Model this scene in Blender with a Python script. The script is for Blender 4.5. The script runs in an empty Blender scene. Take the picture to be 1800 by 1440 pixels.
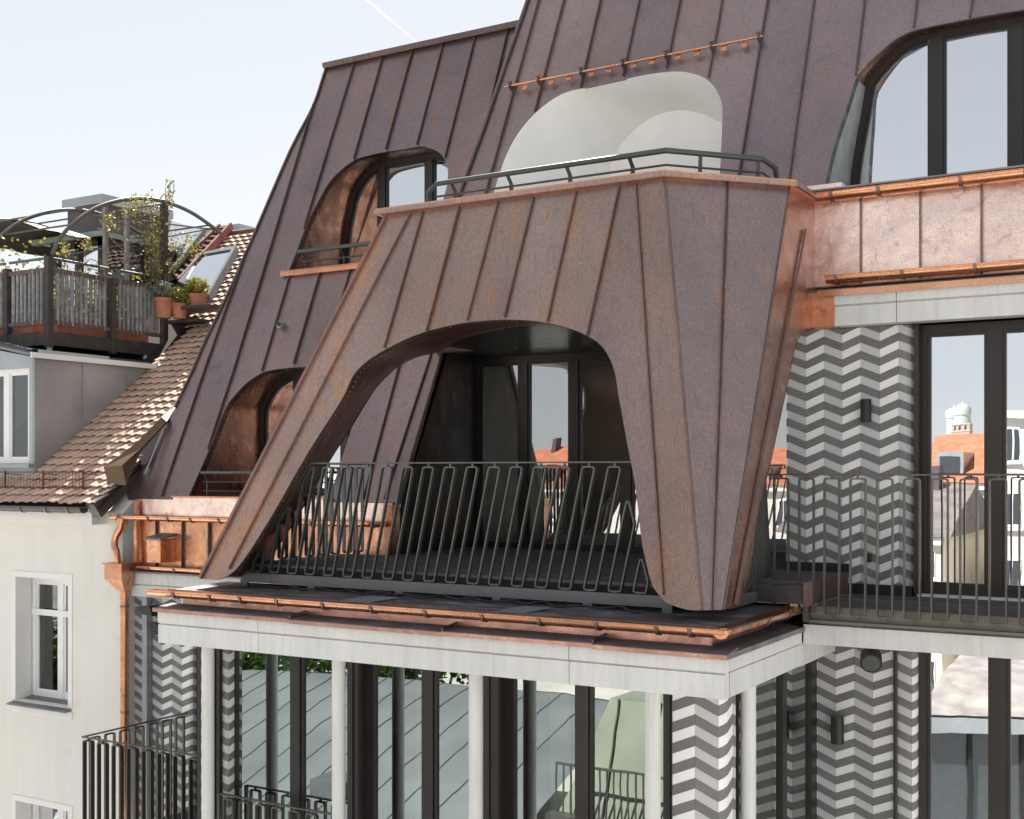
import bpy, bmesh, math, random
from mathutils import Vector, Matrix, noise
from mathutils.geometry import delaunay_2d_cdt

random.seed(7)
scene = bpy.context.scene
C = scene.collection

# ------------------------------------------------------------------ camera, sky, sun, exposure
YAW = math.radians(30.7)
F, CX, CY = 2140.0, 900.0, 828.0
cam_d = bpy.data.cameras.new('camera')
cam = bpy.data.objects.new('camera', cam_d); C.objects.link(cam)
cam.location = (0, 0, 0)
cam.rotation_euler = (math.pi / 2, 0, YAW)
cam_d.sensor_width = 36.0
cam_d.lens = F / 1800.0 * 36.0
cam_d.shift_y = (CY - 720.0) / 1800.0
cam_d.clip_start = 0.05
cam_d.clip_end = 30000
scene.camera = cam

SUN_EL, SUN_AZ = math.radians(50), math.radians(-30)      # azimuth clockwise from +Y
world = bpy.data.worlds.new('World'); scene.world = world; world.use_nodes = True
wn = world.node_tree.nodes; wl = world.node_tree.links; wn.clear()
sky = wn.new('ShaderNodeTexSky'); sky.sky_type = 'NISHITA'; sky.sun_disc = False
sky.sun_elevation = SUN_EL; sky.sun_rotation = SUN_AZ % (2 * math.pi)
sky.air_density = 1.0; sky.dust_density = 0.4; sky.ozone_density = 1.0; sky.altitude = 500
hs = wn.new('ShaderNodeHueSaturation'); hs.inputs['Saturation'].default_value = 0.35
bg = wn.new('ShaderNodeBackground'); bg.inputs['Strength'].default_value = 0.10
wo = wn.new('ShaderNodeOutputWorld')
veil = wn.new('ShaderNodeMix'); veil.data_type = 'RGBA'          # even high haze over the whole sky
veil.inputs[0].default_value = 0.76; veil.inputs[7].default_value = (2.55, 2.62, 2.72, 1)
wl.new(sky.outputs[0], hs.inputs['Color']); wl.new(hs.outputs[0], veil.inputs[6]); wl.new(veil.outputs[2], bg.inputs[0]); wl.new(bg.outputs[0], wo.inputs[0])

sd = bpy.data.lights.new('sun', 'SUN'); sd.energy = 5.0; sd.angle = math.radians(0.6); sd.color = (1.0, 0.95, 0.87)
sun = bpy.data.objects.new('sun', sd); C.objects.link(sun)
sdir = Vector((math.sin(SUN_AZ) * math.cos(SUN_EL), math.cos(SUN_AZ) * math.cos(SUN_EL), math.sin(SUN_EL)))
sun.rotation_euler = sdir.to_track_quat('Z', 'Y').to_euler()
sun.location = (0, 0, 40)

scene.view_settings.view_transform = 'Standard'
scene.view_settings.look = 'None'
scene.view_settings.exposure = 1.36
scene.view_settings.gamma = 1.0
scene.view_settings.use_curve_mapping = False
scene.cycles.max_bounces = 10
scene.cycles.glossy_bounces = 6
scene.cycles.transparent_max_bounces = 16
scene.cycles.use_denoising = True
scene.cycles.caustics_reflective = False
scene.cycles.caustics_refractive = False

# ------------------------------------------------------------------ measuring helpers: sight rays meet real planes
SN, CS = math.sin(YAW), math.cos(YAW)
def ray(u, v):
    a = (u - CX) / F
    return Vector((-SN + a * CS, CS + a * SN, (CY - v) / F))
def atY(u, v, y): d = ray(u, v); return d * (y / d.y)
def atX(u, v, x): d = ray(u, v); return d * (x / d.x)
def atZ(u, v, z): d = ray(u, v); return d * (z / d.z)
def onprof(u, v, prof):
    d = ray(u, v); t = 12.0
    for _ in range(80): t = prof(t * d.z) / d.y
    return d * t
def xz(p): return (p.x, p.z)

def spline(pts, n=6):
    out = []
    for i in range(len(pts) - 1):
        p0 = pts[max(i - 1, 0)]; p1 = pts[i]; p2 = pts[i + 1]; p3 = pts[min(i + 2, len(pts) - 1)]
        for k in range(n):
            t = k / n
            out.append(tuple(0.5 * ((2 * p1[j]) + (-p0[j] + p2[j]) * t + (2 * p0[j] - 5 * p1[j] + 4 * p2[j] - p3[j]) * t * t
                                    + (-p0[j] + 3 * p1[j] - 3 * p2[j] + p3[j]) * t ** 3) for j in range(len(p1))))
    out.append(tuple(pts[-1]))
    return out

# ------------------------------------------------------------------ materials
def new_mat(name):
    m = bpy.data.materials.new(name); m.use_nodes = True
    nt = m.node_tree; nt.nodes.clear()
    o = nt.nodes.new('ShaderNodeOutputMaterial')
    return m, nt, o
def N(nt, t, **kw):
    n = nt.nodes.new(t)
    for k, v in kw.items():
        if k.startswith('i_'):
            key = k[2:].replace('_', ' ')
            n.inputs[key].default_value = v
        else: setattr(n, k, v)
    return n
def noise_tex(nt, scale, detail=4, rough=0.55, stretch=None, vec=None, dist=0.0):
    tc = N(nt, 'ShaderNodeTexCoord')
    src = tc.outputs['Object'] if vec is None else vec
    if stretch:
        mp = N(nt, 'ShaderNodeMapping'); mp.inputs['Scale'].default_value = stretch
        nt.links.new(src, mp.inputs['Vector']); src = mp.outputs[0]
    n = N(nt, 'ShaderNodeTexNoise'); n.inputs['Scale'].default_value = scale; n.inputs['Detail'].default_value = detail
    n.inputs['Roughness'].default_value = rough; n.inputs['Distortion'].default_value = dist
    nt.links.new(src, n.inputs['Vector'])
    return n.outputs['Fac']
def ramp(nt, fac, stops):
    r = N(nt, 'ShaderNodeValToRGB'); e = r.color_ramp.elements
    e[0].position, e[0].color = stops[0][0], (*stops[0][1], 1)
    e[1].position, e[1].color = stops[-1][0], (*stops[-1][1], 1)
    for p, c in stops[1:-1]:
        x = e.new(p); x.color = (*c, 1)
    nt.links.new(fac, r.inputs['Fac']); return r.outputs['Color']
def g(v): return (v, v, v)
def mix(nt, fac, a, b, mode='MIX'):
    m = N(nt, 'ShaderNodeMix', data_type='RGBA', blend_type=mode)
    for s, x in ((m.inputs[0], fac), (m.inputs[6], a), (m.inputs[7], b)):
        if hasattr(x, 'links'): nt.links.new(x, s)
        elif isinstance(x, (int, float)): s.default_value = x
        else: s.default_value = (*x, 1)
    return m.outputs[2]
def bump(nt, h, strength, dist=0.01):
    b = N(nt, 'ShaderNodeBump'); b.inputs['Strength'].default_value = strength; b.inputs['Distance'].default_value = dist
    nt.links.new(h, b.inputs['Height']); return b.outputs[0]
def principled(nt, o, base, rough=0.5, metal=0.0, normal=None, spec=None):
    p = N(nt, 'ShaderNodeBsdfPrincipled')
    for key, x in (('Base Color', base), ('Roughness', rough), ('Metallic', metal)):
        if hasattr(x, 'links'): nt.links.new(x, p.inputs[key])
        elif isinstance(x, (int, float)): p.inputs[key].default_value = x
        else: p.inputs[key].default_value = (*x, 1)
    if normal is not None: nt.links.new(normal, p.inputs['Normal'])
    if spec is not None: p.inputs['Specular IOR Level'].default_value = spec
    nt.links.new(p.outputs[0], o.inputs['Surface']); return p
def objrand(nt, base, amount):
    oi = N(nt, 'ShaderNodeObjectInfo')
    mr = N(nt, 'ShaderNodeMapRange'); mr.inputs['To Min'].default_value = 1 - amount; mr.inputs['To Max'].default_value = 1 + amount
    nt.links.new(oi.outputs['Random'], mr.inputs['Value'])
    h = N(nt, 'ShaderNodeHueSaturation'); nt.links.new(mr.outputs[0], h.inputs['Value'])
    nt.links.new(base, h.inputs['Color']); return h.outputs[0]

def plain(name, col, rough=0.5, metal=0.0, var=0.12, scale=6, bmp=0.0, bscale=80, rand=0.0, spec=None):
    m, nt, o = new_mat(name)
    n = noise_tex(nt, scale, 5)
    c = ramp(nt, n, [(0.3, tuple(x * (1 - var) for x in col)), (0.7, tuple(min(1, x * (1 + var)) for x in col))])
    if rand: c = objrand(nt, c, rand)
    nrm = bump(nt, noise_tex(nt, bscale, 4), bmp, 0.004) if bmp else None
    principled(nt, o, c, rough, metal, nrm, spec); return m

def copper_aged(name, a, b, stain, amt, dark, rough=0.42, metal=0.6):
    m, nt, o = new_mat(name)
    c = ramp(nt, noise_tex(nt, 0.9, 5, 0.6), [(0.3, a), (0.7, b)])
    st = ramp(nt, noise_tex(nt, 1.0, 5, 0.62, (5.5, 5.5, 0.8)), [(0.58 - amt, g(0)), (0.66 - amt, g(0.8))])
    st2 = ramp(nt, noise_tex(nt, 0.55, 3, 0.5), [(0.42, g(0)), (0.62, g(1))])
    f = mix(nt, 1.0, st, st2, 'MULTIPLY'); c = mix(nt, f, c, stain)
    dk = ramp(nt, noise_tex(nt, 2.6, 7, 0.72), [(0.56, g(0)), (0.74, g(0.6))]); c = mix(nt, dk, c, dark)
    sp = ramp(nt, noise_tex(nt, 120, 3, 0.7), [(0.34, g(0.86)), (0.68, g(1.12))]); c = mix(nt, 1.0, c, sp, 'MULTIPLY')
    mt = ramp(nt, noise_tex(nt, 38, 4, .7), [(.36, g(.94)), (.64, g(1.06))]); c = mix(nt, 1.0, c, mt, 'MULTIPLY')
    sk = ramp(nt, noise_tex(nt, 26, 3, 0.6, (5, 5, 0.22)), [(0.30, g(0.78)), (0.70, g(1.18))]); c = mix(nt, 1.0, c, sk, 'MULTIPLY')
    lg_ = ramp(nt, noise_tex(nt, .8, 3, .5, (1, 1, .5)), [(.32, g(.86)), (.68, g(1.14))]); c = mix(nt, 1.0, c, lg_, 'MULTIPLY')
    ro = ramp(nt, noise_tex(nt, 7, 3, .55, (4, 4, .10)), [(.56, g(0)), (.70, g(.5))]); c = mix(nt, ro, c, dark)
    c = objrand(nt, c, 0.11)
    oi = N(nt, 'ShaderNodeObjectInfo'); wn_ = N(nt, 'ShaderNodeMath', operation='FRACT'); wm_ = N(nt, 'ShaderNodeMath', operation='MULTIPLY'); wm_.inputs[1].default_value = 7.31
    nt.links.new(oi.outputs['Random'], wm_.inputs[0]); nt.links.new(wm_.outputs[0], wn_.inputs[0]); c = mix(nt, 1.0, c, ramp(nt, wn_.outputs[0], [(0, (.97, 1.0, 1.02)), (1, (1.06, 1.0, .95))]), 'MULTIPLY')
    r = ramp(nt, noise_tex(nt, 5, 5), [(0.3, g(rough - 0.06)), (0.7, g(rough + 0.1))])
    b1 = bump(nt, noise_tex(nt, 170, 3, 0.6), 0.28, 0.003)
    bb = N(nt, 'ShaderNodeBump'); bb.inputs['Strength'].default_value = 0.6; bb.inputs['Distance'].default_value = 0.035
    nt.links.new(noise_tex(nt, 2.0, 3, 0.5, (1.2, 1.2, 0.7)), bb.inputs['Height']); nt.links.new(b1, bb.inputs['Normal'])
    principled(nt, o, c, r, metal, bb.outputs[0]); return m

def copper_new(name, col, dull, dark, rough=0.3, rand=0.10, lo=0.50, dent=0.5):
    m, nt, o = new_mat(name)
    c = ramp(nt, noise_tex(nt, 3.0, 6, 0.65), [(0.35, col), (0.62, dull)])
    dk = ramp(nt, noise_tex(nt, 7.5, 8, 0.75, None, None, 1.2), [(lo + 0.08, g(0)), (lo + 0.24, g(0.8))]); c = mix(nt, dk, c, dark)
    sp = ramp(nt, noise_tex(nt, 90, 3, 0.7), [(0.40, g(0.78)), (0.60, g(1.06))]); c = mix(nt, 1.0, c, sp, 'MULTIPLY')
    c = objrand(nt, c, rand)
    r = ramp(nt, noise_tex(nt, 6, 6), [(0.3, g(rough - 0.06)), (0.7, g(rough + 0.16))])
    bb = N(nt, 'ShaderNodeBump'); bb.inputs['Strength'].default_value = dent; bb.inputs['Distance'].default_value = 0.03
    nt.links.new(noise_tex(nt, 2.6, 3, 0.5), bb.inputs['Height'])
    b1 = N(nt, 'ShaderNodeBump'); b1.inputs['Strength'].default_value = 0.15; b1.inputs['Distance'].default_value = 0.003
    nt.links.new(noise_tex(nt, 140, 2), b1.inputs['Height']); nt.links.new(bb.outputs[0], b1.inputs['Normal'])
    principled(nt, o, c, r, 0.95, b1.outputs[0]); return m

def glass(name, tint, refl, wav=0.02, gtint=(0.95, 0.97, 1.0)):
    m, nt, o = new_mat(name)
    tr = N(nt, 'ShaderNodeBsdfTransparent'); tr.inputs[0].default_value = (*tint, 1)
    gl = N(nt, 'ShaderNodeBsdfGlossy'); gl.inputs['Roughness'].default_value = 0.004; gl.inputs[0].default_value = (*gtint, 1)
    nt.links.new(bump(nt, noise_tex(nt, 1.4, 2, 0.4), wav, 0.05), gl.inputs['Normal'])
    fr = N(nt, 'ShaderNodeFresnel'); fr.inputs['IOR'].default_value = 1.5
    mr = N(nt, 'ShaderNodeMapRange'); mr.inputs['From Min'].default_value = 0.04
    mr.inputs['To Min'].default_value = refl; mr.inputs['To Max'].default_value = 1.0
    nt.links.new(fr.outputs[0], mr.inputs['Value'])
    mx = N(nt, 'ShaderNodeMixShader'); nt.links.new(mr.outputs[0], mx.inputs[0])
    nt.links.new(tr.outputs[0], mx.inputs[1]); nt.links.new(gl.outputs[0], mx.inputs[2])
    nt.links.new(mx.outputs[0], o.inputs['Surface']); return m

M = {}
M['roof'] = copper_aged('copper_roof_patina', (.265, .205, .210), (.31, .224, .216), (.35, .20, .135), 0.02, (.165, .135, .14), .34, .78)
M['roof_top'] = copper_aged('copper_roof_upper', (.285, .232, .243), (.33, .252, .248), (.37, .23, .17), -0.01, (.20, .175, .185), .38, .78)
M['hood'] = copper_aged('copper_hood_patina', (.315, .232, .212), (.37, .252, .214), (.45, .25, .14), 0.05, (.21, .178, .178), .36, .78)
M['hood_violet'] = copper_aged('copper_hood_violet', (.26, .205, .205), (.31, .224, .210), (.40, .22, .13), 0.0, (.19, .165, .17), .36, .78)
M['seam'] = copper_aged('copper_seam', (.21, .145, .135), (.26, .165, .145), (.42, .20, .11), 0.06, (.13, .11, .115), .34, .8)
M['seam_dark'] = copper_aged('copper_seam_dull', (.15, .118, .125), (.18, .128, .13), (.25, .14, .10), 0.0, (.07, .06, .06), .40, .65)
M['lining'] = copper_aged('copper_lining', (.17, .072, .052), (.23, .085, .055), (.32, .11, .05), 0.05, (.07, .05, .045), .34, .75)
M['reveal'] = copper_new('copper_reveal', (.36, .18, .12), (.26, .135, .098), (.10, .06, .05), .24, .05, .60)
M['cheek'] = copper_new('copper_flank', (.52, .29, .24), (.42, .25, .21), (.22, .13, .11), .26, .04, .55)
M['copper'] = copper_new('copper_bright', (.84, .43, .26), (.68, .34, .21), (.30, .17, .125), .19, .05, .66, .05)
M['pink'] = copper_new('copper_sheet', (.97, .76, .67), (.93, .72, .65), (.52, .37, .37), .30, .06, .45, .9)
M['stained'] = copper_new('copper_stained', (.80, .42, .25), (.66, .33, .20), (.22, .15, .13), .33, .14, .44)
M['lead'] = plain('flashing_sheet', (.215, .195, .21), .45, .4, .4, 3.2, .25, 25)
M['cap'] = copper_new('copper_cap', (.72, .34, .19), (.55, .26, .17), (.2, .12, .1), .30, .05, .55)

def mk_concrete():
    m, nt, o = new_mat('fair_faced_concrete')
    c = ramp(nt, noise_tex(nt, 2.2, 6, .6), [(.3, (.66, .66, .645)), (.7, (.76, .76, .745))])
    s = ramp(nt, noise_tex(nt, 5, 4, .6, (3, 3, .35)), [(.32, g(.93)), (.6, g(1.03))]); c = mix(nt, 1.0, c, s, 'MULTIPLY')
    d = ramp(nt, noise_tex(nt, 1.1, 7, .7), [(.50, g(0)), (.78, g(.55))]); c = mix(nt, d, c, (.44, .435, .41))
    dr = ramp(nt, noise_tex(nt, 5, 4, .6, (6, 6, .16)), [(.58, g(0)), (.72, g(.35))]); c = mix(nt, dr, c, (.40, .39, .36))
    s2 = ramp(nt, noise_tex(nt, 160, 2), [(.3, g(.93)), (.7, g(1.04))]); c = mix(nt, 1.0, c, s2, 'MULTIPLY')
    principled(nt, o, c, .8, 0, bump(nt, noise_tex(nt, 60, 4), .12, .003)); return m
M['concrete'] = mk_concrete()
def mk_plaster():
    m, nt, o = new_mat('cream_plaster')
    c = ramp(nt, noise_tex(nt, .7, 5, .6), [(.3, (.785, .758, .71)), (.7, (.845, .818, .77))])
    s_ = ramp(nt, noise_tex(nt, 2.2, 5, .6, (2.5, 2.5, .25)), [(.34, g(.965)), (.6, g(1.01))]); c = mix(nt, 1.0, c, s_, 'MULTIPLY')
    d = ramp(nt, noise_tex(nt, 3.2, 8, .75), [(.58, g(0)), (.75, g(.35))]); c = mix(nt, d, c, (.62, .59, .54))
    b1 = bump(nt, noise_tex(nt, 55, 5, .7), .5, .006); principled(nt, o, c, .9, 0, b1); return m
M['plaster'] = mk_plaster()
M['plaster_white'] = plain('white_plaster', (.85, .84, .82), .85, 0, .04, 2, .2, 60)
M['niche'] = plain('niche_plaster', (.89, .89, .865), .75, 0, .05, 2.4, .5, 7)
M['frame'] = plain('dark_bronze_frame', (.035, .030, .029), .35, .4, .1, 4)
M['black'] = plain('black_metal', (.018, .018, .019), .4, .2, .1, 4)
M['rail_grey'] = plain('rail_grey_paint', (.105, .11, .105), .38, .45, .12, 5)
M['rail_olive'] = plain('rail_olive_paint', (.108, .101, .090), .38, .5, .12, 5)
M['rail_green'] = plain('guard_rail_paint', (.075, .088, .085), .45, .2, .12, 5)
M['beam_grey'] = plain('railing_base_paint', (.13, .137, .148), .4, .3, .1, 3)
M['deck'] = plain('weathered_decking', (.105, .10, .10), .75, 0, .25, 9, .3, 40, .22)
M['tile_dark'] = plain('chevron_dark', (.19, .186, .186), .6, 0, .05, 3, 0, 80, .10)
M['tile_white'] = plain('chevron_white', (.90, .90, .895), .6, 0, .03, 3, 0, 80, .045)
M['tile_grey'] = plain('chevron_light_grey', (.575, .575, .585), .6, 0, .03, 3, 0, 80, .06)
M['grout'] = plain('chevron_joint', (.30, .30, .30), .8)
M['room'] = plain('room_dark', (.055, .055, .053), .9, 0, .15, 1)
M['room_mid'] = plain('room_grey', (.62, .70, .64), .9, 0, .15, 1)
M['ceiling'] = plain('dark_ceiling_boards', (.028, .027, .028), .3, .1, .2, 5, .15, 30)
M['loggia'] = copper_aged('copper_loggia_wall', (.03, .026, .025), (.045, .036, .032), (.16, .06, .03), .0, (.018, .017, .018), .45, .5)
M['zinc'] = plain('zinc_sheet', (.36, .385, .41), .45, .55, .12, 2.2, .12, 12, .06)
M['zinc_dark'] = plain('zinc_dark', (.20, .215, .235), .45, .5, .15, 2.2, .1, 12)
M['zinc_patina'] = plain('reveal_grey_sheet', (.40, .43, .42), .5, .35, .22, 7, .5, 30)
M['gutter_grey'] = plain('gutter_brown_grey', (.10, .092, .092), .4, .4, .12, 3)
M['white_pvc'] = plain('white_window_paint', (.86, .86, .86), .4, 0, .03, 3)
M['wood_dark'] = plain('weathered_dark_wood', (.060, .050, .047), .8, 0, .35, 8, .4, 40, .12)
M['wood_slat'] = plain('grey_slat_wood', (.24, .24, .245), .75, 0, .3, 11, .3, 50, .22)
M['wood_brown'] = plain('brown_rail_wood', (.13, .082, .068), .75, 0, .3, 9, .3, 40)
M['steel'] = plain('grey_tube_steel', (.13, .125, .12), .5, .5, .2, 7)
M['corrug'] = plain('canopy_sheet', (.10, .088, .078), .7, 0, .3, 5)
M['brick_brown'] = plain('dark_chimney_cladding', (.085, .072, .076), .75, 0, .2, 5, .2, 30)
M['terracotta'] = plain('terracotta', (.47, .19, .115), .75, 0, .15, 7, .1, 40, .1)
M['soil'] = plain('soil', (.05, .035, .025), .95)
M['ladder'] = plain('ladder_red', (.30, .115, .085), .7, 0, .25, 6, .2, 40)
M['snowrail'] = plain('snow_rail_red', (.17, .07, .055), .6, .2, .25, 6)
def mk_tile():
    m, nt, o = new_mat('clay_roof_tile')
    c = ramp(nt, noise_tex(nt, 4, 6, .6), [(.3, (.55, .37, .28)), (.7, (.72, .52, .41))])
    d = ramp(nt, noise_tex(nt, 14, 5, .7), [(.52, g(0)), (.75, g(.7))]); c = mix(nt, d, c, (.46, .40, .34))
    c = objrand(nt, c, .16)
    principled(nt, o, c, .8, 0, bump(nt, noise_tex(nt, 70, 3), .2, .003)); return m
M['rooftile'] = mk_tile()
M['roof_under'] = plain('roof_underlay', (.025, .02, .018), .9)
def mk_leaf(name, a, b):
    m, nt, o = new_mat(name)
    c = ramp(nt, noise_tex(nt, 9, 4), [(.35, a), (.65, b)])
    p = N(nt, 'ShaderNodeBsdfPrincipled'); p.inputs['Roughness'].default_value = .5; nt.links.new(c, p.inputs['Base Color'])
    t = N(nt, 'ShaderNodeBsdfTranslucent'); nt.links.new(c, t.inputs[0])
    mx = N(nt, 'ShaderNodeMixShader'); mx.inputs[0].default_value = .4
    nt.links.new(p.outputs[0], mx.inputs[1]); nt.links.new(t.outputs[0], mx.inputs[2]); nt.links.new(mx.outputs[0], o.inputs['Surface']); return m
M['leaf'] = mk_leaf('leaf_green', (.05, .095, .02), (.13, .17, .035))
M['leaf_y'] = mk_leaf('leaf_yellow', (.30, .26, .04), (.22, .25, .05))
M['leaf_o'] = mk_leaf('leaf_ochre', (.36, .24, .08), (.22, .20, .05))
M['leaf_grey'] = mk_leaf('leaf_grey', (.20, .23, .17), (.27, .29, .22))
M['leaf_tree'] = mk_leaf('leaf_tree', (.035, .085, .012), (.09, .16, .03))
M['bark'] = plain('bark', (.11, .085, .065), .85, 0, .3, 20)
M['glass_up'] = glass('window_glass_bright', (.55, .6, .58), .78, .022, (.93, .96, 1.0))
M['glass_low'] = glass('window_glass_green', (.50, .62, .56), .40, .02, (.90, .97, .94))
M['glass_dark'] = glass('window_glass_loggia', (.78, .86, .80), .44, .03)
M['glass_old'] = glass('neighbour_glass', (.6, .66, .62), .14, .02)

# ------------------------------------------------------------------ mesh helpers
class MB:
    def __init__(s): s.v = []; s.f = []
    def add(s, vs, fs):
        o = len(s.v); s.v += [tuple(x) for x in vs]; s.f += [tuple(i + o for i in f) for f in fs]; return s
    def box(s, x0, x1, y0, y1, z0, z1):
        vs = [(x, y, z) for x in (x0, x1) for y in (y0, y1) for z in (z0, z1)]
        return s.add(vs, [(0, 1, 3, 2), (4, 6, 7, 5), (0, 4, 5, 1), (2, 3, 7, 6), (0, 2, 6, 4), (1, 5, 7, 3)])
    def obb(s, c, ax, ay, az):
        c = Vector(c); vs = [c + ax * i + ay * j + az * k for i in (-1, 1) for j in (-1, 1) for k in (-1, 1)]
        return s.add(vs, [(0, 1, 3, 2), (4, 6, 7, 5), (0, 4, 5, 1), (2, 3, 7, 6), (0, 2, 6, 4), (1, 5, 7, 3)])
    def beam(s, p, q, w, h, up=(0, 0, 1)):
        p, q, up = Vector(p), Vector(q), Vector(up); d = q - p; L = d.length; d.normalize()
        r = d.cross(up).normalized(); u = r.cross(d).normalized()
        return s.obb((p + q) / 2, d * L / 2, r * w / 2, u * h / 2)
    def tube(s, path, r, n=8, closed=False, cap=True):
        path = [Vector(p) for p in path]; m = len(path); rings = []; up = None
        for i, p in enumerate(path):
            a = path[(i - 1) % m] if (closed or i > 0) else path[0]
            b = path[(i + 1) % m] if (closed or i < m - 1) else path[-1]
            d = (b - a).normalized()
            if up is None: up = Vector((0, 0, 1)) if abs(d.z) < .9 else Vector((1, 0, 0))
            x = d.cross(up).normalized(); up = x.cross(d).normalized()
            rr = r[i] if isinstance(r, (list, tuple)) else r
            rings.append([p + (x * math.cos(k * 2 * math.pi / n) + up * math.sin(k * 2 * math.pi / n)) * rr for k in range(n)])
        return s.loft(rings, True, closed, cap and not closed)
    def loft(s, rings, closed=True, loop=False, cap=False):
        n = len(rings[0]); vs = [p for r in rings for p in r]; fs = []
        R = len(rings)
        for i in range(R if loop else R - 1):
            j = (i + 1) % R
            for k in range(n if closed else n - 1):
                l = (k + 1) % n; fs.append((i * n + k, i * n + l, j * n + l, j * n + k))
        if cap: fs.append(tuple(range(n))[::-1]); fs.append(tuple((R - 1) * n + k for k in range(n)))
        return s.add(vs, fs)
    def prism(s, poly, vec):
        n = len(poly); vec = Vector(vec); a = [Vector(p) for p in poly]; b = [p + vec for p in a]
        return s.add(a + b, [tuple(range(n))[::-1], tuple(range(n, 2 * n))] + [(i, (i + 1) % n, (i + 1) % n + n, i + n) for i in range(n)])
    def lathe(s, prof, c, n=20, axis='Z'):
        rings = []
        for r, h in prof:
            ring = []
            for k in range(n):
                a = k * 2 * math.pi / n
                p = (r * math.cos(a), r * math.sin(a), h) if axis == 'Z' else (r * math.cos(a), h, r * math.sin(a))
                ring.append(Vector(c) + Vector(p))
            rings.append(ring)
        return s.loft(rings, True, False, True)
    def mesh(s, name, mat, smooth=False, bevel=0, sharp=None):
        bm = bmesh.new(); vs = [bm.verts.new(v) for v in s.v]
        for f in s.f:
            try: bm.faces.new([vs[i] for i in f])
            except ValueError: pass
        bmesh.ops.remove_doubles(bm, verts=bm.verts, dist=1e-5)
        bmesh.ops.recalc_face_normals(bm, faces=bm.faces)
        if bevel: bmesh.ops.bevel(bm, geom=[e for e in bm.edges if len(e.link_faces) == 2 and e.calc_face_angle(0) > .5], offset=bevel, segments=2, affect='EDGES', profile=.6)
        me = bpy.data.meshes.new(name); bm.to_mesh(me); bm.free(); me.materials.append(mat)
        if smooth:
            me.polygons.foreach_set('use_smooth', [True] * len(me.polygons))
            me.set_sharp_from_angle(angle=math.radians(sharp or 40))
        return me
    def build(s, name, mat, parent=None, smooth=False, bevel=0, sharp=None):
        return link(name, s.mesh(name, mat, smooth, bevel, sharp), parent)

def link(name, me, parent=None):
    o = bpy.data.objects.new(name, me); C.objects.link(o)
    if parent is not None:
        o.parent = parent
        if parent.type == 'EMPTY': o.matrix_parent_inverse = Matrix.Translation(-Vector(parent.location))
    return o
def tag(o, label, cat, group=None):
    o['label'] = label; o['category'] = cat
    if group: o['group'] = group
    return o
def thing(name, loc, label, cat, group=None):
    o = bpy.data.objects.new(name, None); C.objects.link(o); o.location = loc; o.empty_display_size = .1
    return tag(o, label, cat, group)
def kind(o, k): o['kind'] = k; return o

# ---- 2-D regions
def inside(p, poly):
    x, y = p; r = False; n = len(poly); j = n - 1
    for i in range(n):
        xi, yi = poly[i]; xj, yj = poly[j]
        if (yi > y) != (yj > y) and x < (xj - xi) * (y - yi) / (yj - yi) + xi: r = not r
        j = i
    return r
def area(poly): return .5 * sum(poly[i - 1][0] * poly[i][1] - poly[i][0] * poly[i - 1][1] for i in range(len(poly)))
def cdt(outline, holes=(), lines=()):
    vs, es = [], []
    def loop(pts, closed=True):
        o = len(vs); vs.extend(Vector(p) for p in pts); n = len(pts)
        es.extend((o + i, o + (i + 1) % n) for i in range(n if closed else n - 1))
    loop(outline)
    for h in holes: loop(h)
    for l in lines: loop(l, False)
    V, E, Fc, *_ = delaunay_2d_cdt(vs, es, [], 0, 1e-6)
    V = [tuple(v) for v in V]; tris = []
    for f in Fc:
        c = (sum(V[i][0] for i in f) / 3, sum(V[i][1] for i in f) / 3)
        if inside(c, outline) and not any(inside(c, h) for h in holes): tris.append((tuple(f), c))
    return V, tris
def slab_of(mb, V, tris, front, back):
    used = sorted({i for f in tris for i in f}); ix = {i: k for k, i in enumerate(used)}; n = len(used)
    vs = [front(*V[i]) for i in used] + [back(*V[i]) for i in used]; fs = []; cnt = {}
    for f in tris:
        a = [ix[i] for i in f]; fs.append(tuple(a)); fs.append(tuple(k + n for k in a[::-1]))
        for i in range(3):
            e = (a[i], a[(i + 1) % 3]); cnt[e] = cnt.get(e, 0) + 1
    for (i, j) in cnt:
        if (j, i) not in cnt: fs.append((j, i, i + n, j + n))
    mb.add(vs, fs)
def region(mb, outline, holes, front, back):
    V, t = cdt(outline, holes); slab_of(mb, V, [f for f, c in t], front, back)
def clip_half(poly, a, b, c):          # keep a*x+b*y<=c
    out = []; n = len(poly)
    for i in range(n):
        p, q = poly[i], poly[(i + 1) % n]; dp, dq = a * p[0] + b * p[1] - c, a * q[0] + b * q[1] - c
        if dp <= 0: out.append(p)
        if dp * dq < 0:
            t = dp / (dp - dq); out.append((p[0] + (q[0] - p[0]) * t, p[1] + (q[1] - p[1]) * t))
    return out
def clean(poly, e=1e-4):
    out = []
    for p in poly:
        if not out or math.dist(p, out[-1]) > e: out.append(p)
    if len(out) > 1 and math.dist(out[0], out[-1]) <= e: out.pop()
    return out
def offset(poly, d):                   # inward by d
    poly = clean(poly)
    if area(poly) < 0: poly = poly[::-1]
    n = len(poly); out = []
    for i in range(n):
        a, b, c = Vector(poly[i - 1]), Vector(poly[i]), Vector(poly[(i + 1) % n])
        e1, e2 = (b - a).normalized(), (c - b).normalized()
        n1, n2 = Vector((-e1.y, e1.x)), Vector((-e2.y, e2.x)); m = n1 + n2
        if m.length < 1e-4: m = n1
        m.normalize(); k = d / max(.35, m.dot(n1)); out.append(tuple(b + m * k))
    return out
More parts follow.
